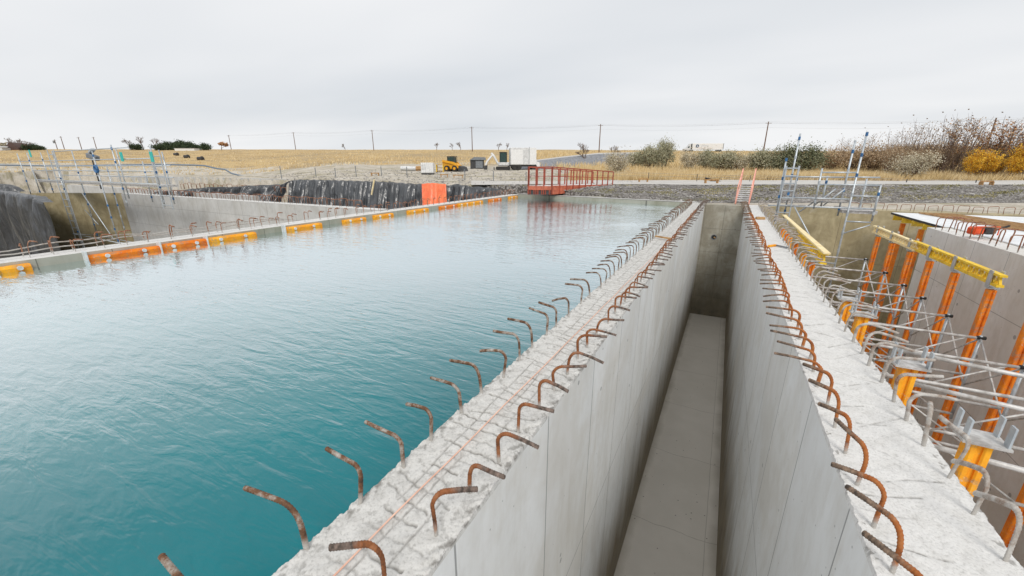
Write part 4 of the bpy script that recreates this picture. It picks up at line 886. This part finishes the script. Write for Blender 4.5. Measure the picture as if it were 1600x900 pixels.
# caged tank, portable shed, debris
p = place(669, 275, 52); IB = empty('water_container', p, YAW + .05, 'white square liquid container with grey sticker on a pallet', 'container')
L_(MB().box((0, 0, .78), (1.55, 1.1, 1.22), 0, 0, .04), 'tank', M['white'], IB); L_(MB().box((0, 0, .07), (1.5, 1.1, .14)), 'pallet', M['dark'], IB); L_(MB().box((-.42, -.556, .85), (.55, .01, .6)), 'sticker', M['offwhite'], IB)
for k in range(7):
    L_(MB().beam((-.75 + k * .25, -.57, .15), (-.75 + k * .25, -.57, 1.4), .02, .02), 'cage_bar', M['galv'], IB)
p = place(688, 270, 56); CR = empty('yellow_crate', p, YAW, 'yellow brown slatted frame beside the skid steer', 'crate')
for z in (.15, .55, .95): L_(MB().box((0, 0, z), (1.0, .7, .09)), 'slat', M['wood'], CR)
for x in (-.45, .45): L_(MB().box((x, 0, .5), (.09, .75, 1.0)), 'upright', M['yellow'], CR)
p = place(746, 263, 66); SH = empty('tool_shed', p, YAW, 'low dark grey shed with pale sheet roof beyond the loader', 'shed')
L_(MB().box((0, 0, .65), (2.1, 1.4, 1.3)), 'body', M['dark'], SH); L_(MB().box((.35, -.72, .65), (1.1, .04, 1.1)), 'panel', M['grey'], SH); L_(MB().poly([(-1.15, -.9, 1.3), (-.4, -.9, 1.75), (1.3, -.9, 1.7), (1.35, -.9, 1.3)], (0, 1.7, 0)), 'roof', M['grey'], SH)
p = place(648, 268, 60); DB = empty('debris_pile', p, YAW, 'low pile of pale rolls and rusty scrap in the yard', 'pile')
L_(MB().cyl((-2.0, 0, .35), (.3, .2, .3), .32, 10), 'roll', M['offwhite'], DB); L_(MB().cyl((.2, .2, .3), (1.0, .1, .35), .35, 7), 'scrap', M['wood'], DB)
for i, (px, py, q, w_) in enumerate([(586, 272.5, 48, 1.0), (694, 275, 46, .9), (716, 276, 46, 1.2), (1005, 284, 36, .9), (1111, 288, 33, 1.2), (1535, 305, 31, 1.0)]):
    p = place(px, py, q); e_ = empty('sawhorse', p, YAW, f'low wooden barrier rail beside the road, {ordinal(i + 1)} from the left', 'barrier', 'low wooden rails beside the yard and road')
    L_(MB().box((0, 0, .3), (w_, .06, .1)), 'rail', M['wood'], e_); 
    for x in (-w_ * .4, w_ * .4): L_(MB().box((x, 0, .14), (.06, .3, .28)), 'foot', M['wood'], e_)
a = gq(1102, 279, 38.5); b = gq(1130, 286, 37.5); tag(MB().cyl(a, b, .11, 10).build('black_pipe', M['black'], smooth=True), 'short black pipe tilted at the edge of the gravel road', 'pipe')
# hose along the left mound
P = [gq(x, y, 62) for x, y in [(-60, 257), (0, 258), (90, 259.5), (245, 257), (300, 258), (320, 259), (340, 263.5), (352, 265), (362, 271), (378, 275), (392, 277)]]
tag(MB().tube([p for p in P], .11, 7).build('hose', M['pipe'], smooth=True), 'long blue grey hose lying over the sandy mound at left', 'hose')
# red generator on the deck
a = gz(1531, 366, .1); GN = empty('generator', a.tolist(), .4, 'small red orange machine with black parts on the pale deck', 'machine')
L_(MB().box((-.14, 0, .1), (.26, .25, .2), 0, 0, .04), 'housing', M['redplastic'], GN); L_(MB().box((.14, 0, .1), (.26, .3, .18), 0, 0, .04), 'engine', M['dark'], GN); L_(MB().tube([(-.28, -.15, 0), (-.28, -.15, .22), (.28, -.15, .22), (.28, -.15, 0)], .014, 6), 'frame', M['redplastic'], GN); L_(MB().beam((.3, 0, .1), (.75, .1, .22), .04, .04), 'handle', M['black'], GN)

# fence posts
fp = [(437, 259.5, 271, 50), (492, 262, 274, 48), (523, 262.5, 274, 47), (555, 259, 272, 47), (595, 260, 272, 46), (635, 260.5, 274, 44), (726, 264, 277, 42), (771, 267, 279, 40), (822, 268, 281, 39), (1014, 269.5, 286.5, 40), (1090, 272, 290, 38), (1173, 274, 292, 37), (1322, 276, 297, 36), (1417.5, 280, 304, 35), (1526, 281, 306.5, 34)]
prev = None; wires = MB()
for i, (px, ya, yb, q) in enumerate(fp):
    a = gq(px, ya, q); z0 = float(H(a[0], a[1], False))
    side = 'yard' if px < 900 else 'road'
    e_ = MB(); e_.beam((a[0], a[1], z0 - .1), a, .07, .05); tag(e_.build('fence_post', M['dark' if px > 900 else 'grey']), f'thin steel fence post beside the {side}, {ordinal(i + 1)} from the left', 'fence post', 'thin steel fence posts beyond the tank')
    if prev is not None and px > 1000:
        for f_ in (.93, .6): wires.cyl((prev[0], prev[1], prev[3] + (prev[2] - prev[3]) * f_), (a[0], a[1], z0 + (a[2] - z0) * f_), .008, 4)
    prev = (a[0], a[1], a[2], z0)
tag(wires.build('fence_wire', M['wire']), 'thin wires strung between the fence posts beside the road', 'wire')

# highway truck
p = gq(1098, 237.5, 214); TR = empty('semi_truck', (float(p[0]), float(p[1]), float(p[2])), YAW, 'white semi truck with round blue emblem driving on the far highway', 'truck')
L_(MB().box((1.7, 0, 2.65), (15.8, 2.6, 2.9), 0, 0, .08), 'trailer', M['white'], TR); L_(MB().box((1.7, -1.31, 1.35), (15.6, .04, .35)), 'side_skirt', M['white'], TR)
L_(MB().box((9.55, -.01, 2.65), (.3, 2.66, 2.95)), 'rear_frame', M['grey'], TR)
e_ = MB(); e_.tube([(-3.7 + .62 * math.cos(t_), -1.34, 2.85 + .55 * math.sin(t_)) for t_ in np.linspace(0, 2 * PI, 21)], .22, 5, False); L_(e_, 'emblem', M['navy'], TR)
for k, (x, w_) in enumerate([(-1.4, .5), (-.7, .6), (.1, .5), (.8, .6), (1.6, .5)]): L_(MB().box((x, -1.32, 2.95), (w_, .03, .22)), 'lettering', M['greyletter'], TR)
for k in range(3): L_(MB().box((-2.5 + k * 2.6, -1.32, 1.85), (1.8, .03, .09)), 'stripe', M['coral'], TR)
L_(MB().poly([(-9.9, -1.2, .6), (-10.1, -1.2, 1.5), (-8.7, -1.2, 1.9), (-8.0, -1.2, 2.9), (-7.3, -1.2, 3.9), (-6.9, -1.2, 3.9), (-6.9, -1.2, .6)], (0, 2.4, 0)), 'cab', M['offwhite'], TR)
L_(MB().poly([(-8.6, -1.23, 1.95), (-8.0, -1.23, 2.8), (-7.6, -1.23, 2.8), (-7.6, -1.23, 1.95)], (0, .03, 0)), 'window', M['glass'], TR); L_(MB().box((-6.6, 0, 2.6), (.5, 1.9, 2.6)), 'exhaust', M['dark'], TR)
for x in (-9.2, -7.0, -5.9, 7.2, 8.5):
    for y_0 in (-1.0, 1.0): L_(MB().cyl((x, y_0 - .25, .5), (x, y_0 + .25, .5), .5, 14), 'wheel', M['black'], TR)

# utility poles
poles = [(85, 218, 235, 262, 'short'), (94.5, 213, 236, 262, ''), (122, 214, 236, 262, ''), (145.5, 214, 236, 262, ''), (357, 211, 234, 265, ''), (458, 206.5, 233, 262, ''), (581, 203, 233, 232, ''), (737, 198, 233, 196, ''), (938.5, 194, 234, 168, ''), (1201, 190, 237, 142, ''), (1557, 184, 236, 118, ''), (1586, 199, 238, 108, '')]
tops = []
pw = ['with bulky transformer', 'second from left', 'third from left', 'beyond the light tower', 'beside the orange tree', 'above the sandy yard', 'left of the orange tarp', 'above the yellow loader', 'behind the red bridge', 'right of the far truck', 'taller of the two at the right', 'at the right edge, lower than its neighbour']
for i, (px, ya, yb, q, k) in enumerate(poles):
    a = gq(px, ya, q); z0 = float(H(a[0], a[1], False)) - .3; hgt_ = a[2] - z0
    e_ = empty('utility_pole', (float(a[0]), float(a[1]), z0), YAW, f'brown wooden utility pole on the skyline, {pw[i]}', 'utility pole', 'utility poles along the horizon')
    L_(MB().tube([(0, 0, 0), (0, 0, hgt_)], [.21, .15], 8), 'shaft', M['pole'], e_)
    w_ = 3.4 if i in (11,) else 2.0; zc_ = hgt_ - (1.6 if i == 10 else .5)
    L_(MB().box((0, -.15, zc_), (w_ if i < 10 or i == 11 else 3.6, .12, .14)), 'crossarm', M['pole'], e_)
    if i == 10: L_(MB().box((0, -.15, zc_ + .9), (1.4, .12, .12)), 'crossarm', M['pole'], e_)
    if i == 0: L_(MB().box((-.5, -.2, hgt_ - 1.5), (1.1, .5, 1.4)), 'transformer', M['grey'], e_)
    tops.append((a, i))
for i in range(4, 11):
    a = tops[i][0]; b = tops[i + 1][0] if i < 10 else tops[10][0] + (tops[10][0] - tops[9][0]) * .7
    e_ = MB()
    for k, (dx, dz) in enumerate(((-.9, -.4), (.0, 0), (.9, -.4), (0, -1.8))):
        a2 = a + np.array([RT[0] * dx, RT[1] * dx, dz]); b2 = b + np.array([RT[0] * dx, RT[1] * dx, dz]); L0 = np.linalg.norm(b2 - a2)
        e_.tube([a2 + (b2 - a2) * t_ + np.array([0, 0, -4 * t_ * (1 - t_) * L0 * .012]) for t_ in np.linspace(0, 1, 13)], .012, 4)
    tag(e_.build('power_line', M['wire']), f'thin overhead power lines, {ordinal(i - 3)} span from the left across the sky', 'power line', 'overhead power line spans')

# ---------------------------------------------------------------- vegetation
def leaf_mat(name, a, b, c_):
    t = MT(name, .8, 0, .2); t.b.inputs['Subsurface Weight'].default_value = 0
    at = t.n.new('ShaderNodeAttribute'); at.attribute_name = 'v'
    t.col(t.ramp(at.outputs['Fac'], [(0.1, a), (.5, b), (.9, c_)])); return t.m
LM = {'olive': leaf_mat('olive_leaves', (.25, .245, .15), (.37, .36, .24), (.52, .49, .36)), 'pale': leaf_mat('pale_leaves', (.34, .29, .19), (.50, .45, .33), (.66, .61, .49)),
      'green': leaf_mat('dark_green_leaves', (.11, .125, .07), (.20, .215, .13), (.33, .33, .22)), 'brown': leaf_mat('brown_twigs', (.29, .19, .11), (.43, .31, .19), (.57, .45, .31)),
      'yellow': leaf_mat('yellow_leaves', (.55, .24, .02), (.74, .42, .03), (.82, .56, .08)), 'rust': leaf_mat('rust_leaves', (.32, .14, .07), (.46, .24, .11), (.58, .36, .18)),
      'ever': leaf_mat('evergreen_leaves', (.03, .045, .025), (.055, .08, .04), (.10, .13, .07)), 'grass': leaf_mat('dry_grass', (.46, .32, .14), (.62, .47, .24), (.76, .63, .40))}
M['twig'] = simple('grey_brown_twig', (.20, .14, .10), (.12, .08, .06), .9)
def quads(C, size, val, mat, name, parent, stretch=1.0, vert=0.0):
    n = len(C); a = rng.normal(size=(n, 3)); a[:, 2] += vert * np.sign(a[:, 2] + .01) * 2; a /= np.linalg.norm(a, axis=1)[:, None]
    b = np.cross(a, rng.normal(size=(n, 3))); b /= np.linalg.norm(b, axis=1)[:, None]
    s_ = (size * rng.uniform(.6, 1.4, n))[:, None]; a = a * s_ * stretch; b = b * s_
    V = np.stack([C - a * .5 - b * .15, C + b * .5, C + a * .5 + b * .1, C - b * .5], 1).reshape(-1, 3)
    F = np.arange(n * 4).reshape(-1, 4)
    o = mesh_obj(name, V, F, mat, parent, local=True)
    at_ = o.data.attributes.new('v', 'FLOAT', 'FACE'); at_.data.foreach_set('value', np.clip(val, 0, 1)); return o
def stems(e_, n, h, spread, r, mat, lean=(0, 0), twigs=3, name='stems'):
    mb = MB(); tips = []
    for i in range(n):
        a = rng.uniform(0, 6.28); d_ = spread * rng.random() ** .5; hh = h * rng.uniform(.7, 1.0)
        p0 = np.array([.25 * d_ * math.cos(a) * .6, .25 * d_ * math.sin(a) * .6, -.1]); p1 = np.array([d_ * math.cos(a) + lean[0] * hh, d_ * math.sin(a) + lean[1] * hh, hh])
        pm = (p0 + p1) / 2 + rng.normal(size=3) * h * .04; pm[2] = hh * .55
        mb.tube([p0, pm, p1], [r, r * .7, r * .25], 4, False); tips.append((p0, pm, p1))
        for k in range(twigs):
            f = rng.uniform(.35, .95); b0 = pm + (p1 - pm) * (f * 2 - 1) if f > .5 else p0 + (pm - p0) * f * 2
            b1 = b0 + np.array([rng.normal() * h * .09, rng.normal() * h * .09, h * rng.uniform(.06, .2)]); mb.tube([b0, b1], [r * .4, r * .15], 3, False); tips.append((b0, (b0 + b1) / 2, b1))
    mb.build(name, M['twig'], e_, local=True); return tips
def bush_proto(kind, w, h, n=2600, size=.13, clumps=26, bare=.0, stem_n=9):
    e_ = empty('shrub', (0, 0, 0))
    stems(e_, stem_n, h * .9, w * .38, .035, None)
    cc = rng.normal(size=(clumps, 3)); cc /= np.linalg.norm(cc, axis=1)[:, None]; rr = rng.random(clumps) ** .45
    cc = cc * rr[:, None] * np.array([w * .42, w * .38, h * .40]) + np.array([0, 0, h * .52]); cs = rng.uniform(.10, .24, clumps) * w
    k = rng.integers(0, clumps, n); C_ = cc[k] + rng.normal(size=(n, 3)) * (cs[k] * .62)[:, None] * np.array([1, 1, .85]); C_[:, 2] = np.abs(C_[:, 2]) + .05
    quads(C_, size, rng.random(n) * .6 + rng.random(clumps)[k] * .4, LM[kind], 'foliage', e_, 1.8); return e_
def put(e_, px, row, q, scl=(1, 1, 1), label=None, cat='shrub', group=None, name=None, first=False, rz=None):
    o = e_ if first else link_copy(e_); p = gq(px, row, q); o.location = (float(p[0]), float(p[1]), float(H(p[0], p[1], False)) - .02); o.scale = scl
    o.rotation_euler = (0, 0, rng.uniform(0, 6.28) if rz is None else rz)
    if name: o.name = name
    for k in list(o.keys()):
        if k in ('label', 'group'): del o[k]
    return tag(o, label, cat, group)
protos = {'olive': bush_proto('olive', 4, 3, 7000, .085, 34, stem_n=14), 'green': bush_proto('green', 4, 3, 7500, .09, 34), 'pale': bush_proto('pale', 4, 3, 4500, .075, 26, stem_n=22), 'brown': bush_proto('brown', 4, 3, 5000, .08, 30, stem_n=26)}
used = set()
BG = 'shrubs along the bottom of the highway slope'
for px, w, h_, q, k, lab in [
    (965, 3.6, 3.1, 49, 'pale', 'sparse pale green shrub just behind the red footbridge'), (990, 3.2, 2.4, 66, 'olive', 'small olive shrub left end of the slope shrubs'),
    (1010, 4.6, 3.2, 64, 'olive', 'grey green rounded shrub behind the road, near left of slope row'), (1034, 3.6, 4.0, 63, 'olive', 'taller olive shrub with pointed top left of the small trunk shrub'),
    (1076, 3.4, 2.9, 60, 'pale', 'pale shrub on a short dark trunk below the far truck cab'), (1100, 3.6, 2.7, 60, 'olive', 'olive shrub below the white truck trailer'),
    (1128, 4.6, 2.6, 57, 'olive', 'wide olive shrub right of the white truck trailer'), (1152, 4.0, 2.5, 56, 'pale', 'pale low shrub behind the black pipe and road'),
    (1186, 5.0, 2.7, 56, 'olive', 'olive shrub directly behind the wooden steps'), (1222, 4.0, 3.4, 54, 'green', 'dark green shrub left of the right scaffold poles'),
    (1252, 4.8, 3.3, 53, 'green', 'dark green rounded shrub behind the right scaffold ladder'), (1205, 4.0, 2.6, 60, 'brown', 'brown twiggy shrub between olive and dark green shrubs'),
    (1290, 4.8, 3.3, 57, 'brown', 'brown twiggy shrub seen through the right scaffold'), (1325, 4.8, 3.6, 57, 'brown', 'brown twiggy shrub behind the tall scaffold poles'),
    (1360, 4.8, 3.7, 55, 'brown', 'brown shrub just right of the tallest scaffold pole'), (1422, 4.2, 2.9, 43, 'pale', 'cream pale shrub standing in front of the brown thicket')]:
    put(protos[k], px, 280, q, (w / 4, w / 4, h_ / 3), lab, 'shrub', BG, 'shrub', first=k not in used); used.add(k)
# saplings of the thicket
def sap_proto(leafk, n, h=4.6, nleaf=900, sz=.10, clus=False):
    e_ = empty('sapling', (0, 0, 0)); tp = stems(e_, n, h, 1.3, .028, None, (.09, .02), 7)
    C_ = []
    for k in range(nleaf):
        a, b, c_ = tp[rng.integers(0, len(tp))]; f = rng.random() ** .7; C_.append((a + (c_ - a) * f) + rng.normal(size=3) * .14)
    C_ = np.array(C_)
    if clus: C_ = C_[C_[:, 2] > h * .1]
    quads(C_, sz, rng.random(len(C_)), LM[leafk], 'foliage', e_, 1.3); return e_
sp = {'brown': sap_proto('brown', 22, 4.4, 5200, .065), 'yellow': sap_proto('yellow', 14, 4.2, 3000, .10), 'rust': sap_proto('rust', 9, 5.6, 420, .12), 'bare': sap_proto('brown', 10, 5.6, 160, .1)}
used = set(); cnt = {}
word = {'brown': 'brown twiggy sapling clump', 'yellow': 'yellow leaved sapling clump', 'rust': 'tall sapling with rust leaves at its tips', 'bare': 'tall bare stemmed sapling'}
T_ = []
for i, px in enumerate(range(1378, 1680, 15)): T_.append((px, 50 + (i * 37 % 9), 'brown', .86))
for i, px in enumerate(range(1385, 1680, 19)): T_.append((px, 46 + (i * 29 % 7), 'brown', .70))
T_ += [(1410, 50, 'bare', .95), (1465, 49, 'bare', 1.0), (1490, 48, 'bare', 1.0), (1545, 47, 'bare', .95), (1585, 46, 'bare', 1.0), (1375, 54, 'bare', .8), (1395, 52, 'bare', .85), (1432, 50, 'bare', .9), (1455, 51, 'bare', 1.0), (1478, 50, 'rust', 1.0), (1500, 52, 'bare', .95), (1520, 48, 'rust', .9), (1535, 47, 'rust', .95), (1556, 49, 'bare', .9), (1572, 47, 'rust', .8), (1598, 44, 'rust', .95), (1625, 44, 'rust', .9),
       (1520, 44, 'yellow', .72), (1532, 43, 'yellow', .62), (1545, 45, 'yellow', .5), (1585, 43, 'yellow', .75), (1600, 42, 'yellow', .85), (1618, 42, 'yellow', .8), (1575, 42, 'yellow', .55), (1508, 43, 'yellow', .55), (1340, 58, 'bare', .8), (1305, 60, 'bare', .7)]
T_.sort()
for px, q, k, s_ in T_:
    cnt[k] = cnt.get(k, 0) + 1
    s_ = s_ * (1.18 if k in ('rust', 'bare') else 1); put(sp[k], px, 285, q, (s_ * 1.05, s_ * 1.05, s_), f'{word[k]}, {ordinal(cnt[k])} from the left in the thicket', 'sapling', 'saplings of the thicket at the right', 'sapling', first=k not in used, rz=YAW + rng.normal() * .3); used.add(k)
# bare trees
def bare_tree(h, seed, leafk=None, nl=0, sz=.3, spread=.5):
    r_ = random.Random(seed); e_ = empty('bare_tree', (0, 0, 0)); tr = MB(); cr = MB(); tips = []
    def br(p, d_, L0, r, lv):
        q_0 = p + d_ * L0; r = max(r, h * .0042); (tr if lv == 0 else cr).tube([p, (p + q_0) / 2 + Vector((r_.gauss(0, .03), r_.gauss(0, .03), 0)) * L0, q_0], [r, r * .85, r * .65], 5 if lv < 2 else 3, False)
        if lv >= 5: tips.append(q_0); return
        for k in range(3):
            nd = (d_ + Vector((r_.gauss(0, spread), r_.gauss(0, spread), r_.uniform(-.1, .45)))).normalized(); br(p + d_ * L0 * r_.uniform(.6, 1), nd, L0 * r_.uniform(.6, .88), r * .6, lv + 1)
    br(Vector((0, 0, -.1)), Vector((0, 0, 1)), h * .28, h * .03, 0)
    tr.build('trunk', M['twig'], e_, local=True); cr.build('crown', M['twig'], e_, local=True)
    if leafk: T2 = np.array([tips[r_.randrange(len(tips))] for _ in range(nl)]) + rng.normal(size=(nl, 3)) * h * .05; quads(T2, sz, rng.random(nl), LM[leafk], 'foliage', e_, 1.3)
    return e_
bt = [bare_tree(8, 1), bare_tree(8, 5), bare_tree(8, 9)]; used = set()
for i, (px, q, h_, lab) in enumerate([(205, 245, 8.5, 'bare tree left of three on the left skyline'), (226, 245, 8.8, 'bare tree in the middle of three on the left skyline'), (246, 245, 8.6, 'bare tree right of three on the left skyline'), (35, 245, 8.5, 'bare tree right of the dark domed roof at far left'), (20, 250, 8, 'faint bare tree behind the dark domed roof'), (44, 240, 6.5, 'small bare tree beside the domed roof trees'), (281, 245, 7, 'bare tree rising from the evergreen hedge'),
    (914, 75, 4.6, 'thin bare tree on the grey gravel slope behind the bridge'), (958, 105, 4.4, 'thin bare tree at the top of the gravel driveway'), (683, 230, 5.5, 'faint bare tree left of the pole above the loader'), (707, 230, 4.5, 'small faint bare tree just left of the pole above loader'), (720, 230, 5.5, 'faint bare tree closest to the pole above the loader'), (779, 220, 5.5, 'faint bare tree above the mini excavator'), (792, 220, 4.5, 'smaller faint bare tree above the excavator cab'), (540, 240, 4.5, 'faint bare tree between two utility poles on the skyline'), (1047, 150, 6, 'bare tree poking over the slope left of far truck')]):
    k = i % 3; put(bt[k], px, 240, q, (h_ / 8,) * 3, lab, 'tree', 'bare trees on the skyline', 'bare_tree', first=k not in used); used.add(k)
ot = bare_tree(7, 14, 'rust', 900, .45); put(ot, 347, 236, 240, (1.0, 1.0, .8), 'round orange leaved tree on the left skyline beside a pole', 'tree', None, 'orange_tree', True)
ot = bare_tree(6, 17, 'pale', 700, .5); put(ot, 8, 236, 240, (1.1, 1.1, .8), 'small yellow green tree at the far left skyline', 'tree', None, 'small_tree', True)
ev = bush_proto('ever', 8, 4.5, 3200, .36, 18); 
for i, (px, w, h_) in enumerate([(50, 7, 3.6), (60, 6, 2.6), (213, 6, 3.5), (252, 8, 3.6), (264, 7, 4.5), (274, 7, 4.2), (286, 8, 5.2), (297, 8, 4.4), (306, 6, 3.2), (322, 6, 3.8)]):
    put(ev, px, 236, 242, (w / 8, w / 8, h_ / 4.5), f'dark evergreen bush on the left skyline, {ordinal(i + 1)} from the left', 'bush', 'dark evergreen bushes on the left skyline', 'evergreen_bush', first=i == 0)
# far farm buildings
p = gq(19, 234, 238); FB_ = empty('domed_shed', (float(p[0]), float(p[1]), float(H(p[0], p[1], False)) - .5), YAW, 'dark brown shed with pointed domed roof on the left skyline', 'shed')
L_(MB().poly([(-4.2, 0, 0), (4.2, 0, 0), (3.6, 0, 2.0), (1.9, 0, 3.8), (.6, 0, 4.8), (-.6, 0, 4.6), (-2.4, 0, 3.2), (-3.9, 0, 1.4)], (0, 6, 0)), 'roof', simple('dark_brown_roof', (.09, .05, .04)), FB_); L_(MB().box((0, -.05, .3), (7.9, .1, .8)), 'wall', M['wood'], FB_)
p = gq(-2, 234, 236); e_ = empty('white_shed', (float(p[0]), float(p[1]), float(H(p[0], p[1], False)) - .3), YAW, 'pale low shed roof at the left edge of the skyline', 'shed'); L_(MB().box((0, 0, 1.0), (9, 4, 1.6)), 'wall', M['offwhite'], e_); L_(MB().poly([(-5, -2.2, 1.8), (5, -2.2, 1.8), (3.5, -.2, 2.6), (-3.5, -.2, 2.6)], (0, 2.5, 0)), 'roof', M['galv_white'], e_)
p = gq(293, 236, 236); e_ = empty('low_building', (float(p[0]), float(p[1]), float(H(p[0], p[1], False)) - .2), YAW, 'low white building in front of the evergreen bushes', 'building'); L_(MB().box((0, 0, .6), (11, 4, 1.2)), 'wall', M['white'], e_); L_(MB().box((0, 0, 1.27), (11.4, 4.4, .14)), 'roof', M['offwhite'], e_)
for i, (px, py) in enumerate([(275, 240), (292, 246), (313, 246)]):
    p = place(px, py, 170 - i * 20); e_ = MB().box((p[0], p[1], p[2] + .5), (2.2, 1.0, 1.1), YAW, 0, .3); e_.box((p[0] + .9, p[1], p[2] + .9), (.6, .5, .6), YAW, 0, .1)
    tag(e_.build('hay_bale', M['dark']), ('dark lump in the golden field nearest the hedge', 'dark low lump in the left field, left of a pair', 'dark low lump in the left field, right of a pair')[i], 'bale')

# grasses
def grass(name, n, qa, qb, sa, sb, h, w, label, cover=None, pw_=1.0):
    q = qa + (qb - qa) * rng.random(n) ** pw_; s = rng.uniform(sa, sb, n)
    k = np.sin(q * s * .5) * np.sin(q * .9 + s * 12) + .5 * np.sin(q * s * 1.7 + 1) + rng.normal(size=n) * .5; ok = k > -.2
    q, s, k = q[ok], s[ok], k[ok]; n = len(q); x = q * FW[0] + q * s * RT[0]; y = q * FW[1] + q * s * RT[1]; z = H(x, y, False)
    hh = h * rng.uniform(.5, 1.2, n) * (1 + .25 * np.clip(k, -1, 1)); a = rng.uniform(0, 6.28, n); dx = np.cos(a) * w; dy = np.sin(a) * w; lx = rng.normal(size=n) * hh * .25 + hh * .1; ly = rng.normal(size=n) * hh * .25
    V = np.stack([np.stack([x - dx, y - dy, z - .03], 1), np.stack([x + dx, y + dy, z - .03], 1), np.stack([x + lx, y + ly, z + hh], 1)], 1).reshape(-1, 3)
    o = mesh_obj(name, V, np.arange(n * 3).reshape(-1, 3), LM['grass']); at_ = o.data.attributes.new('v', 'FLOAT', 'FACE'); at_.data.foreach_set('value', np.clip(.5 + .22 * k + rng.normal(size=n) * .15, 0, 1))
    return tag(o, label, 'grass', kind='stuff')
grass('roadside_grass', 90000, 40.6, 62, .14, 1.5, .62, .03, 'golden dry grass growing between the gravel road and the shrubs', None, 1.5)
grass('slope_grass', 60000, 62, 200, .05, 1.5, .8, .08, 'tan dry grass on the slope up to the highway', None, 1.3)
grass('field_grass', 36000, 78, 250, -2.4, .1, .42, .10, 'golden dry grass of the wide field on the left', None, 1.2)

# green and tan tufts on the stony bank
n = 13000; cc = np.stack([rng.uniform(24.6, 31, 130), rng.uniform(-.3, 1.9, 130)], 1); k = rng.integers(0, 130, n)
q = cc[k, 0] + rng.normal(size=n) * .28; s_ = cc[k, 1] + rng.normal(size=n) * .018; x = q * FW[0] + q * s_ * RT[0]; y = q * FW[1] + q * s_ * RT[1]
ok = (y > 24.6) & (sdpit(x, y) <= 0); x, y, k = x[ok], y[ok], k[ok]; n = len(x)
C_ = np.stack([x, y, H(x, y, False) + rng.random(n) * .07], 1)
o = quads(C_, .055, np.clip((k % 10) / 10 * .6 + rng.random(n) * .4, 0, 1), leaf_mat('tuft_leaves', (.19, .18, .08), (.30, .27, .13), (.44, .38, .23)), 'bank_weeds', None, 1.6)
tag(o, 'green and tan weed tufts scattered over the stony bank', 'weeds', kind='stuff')
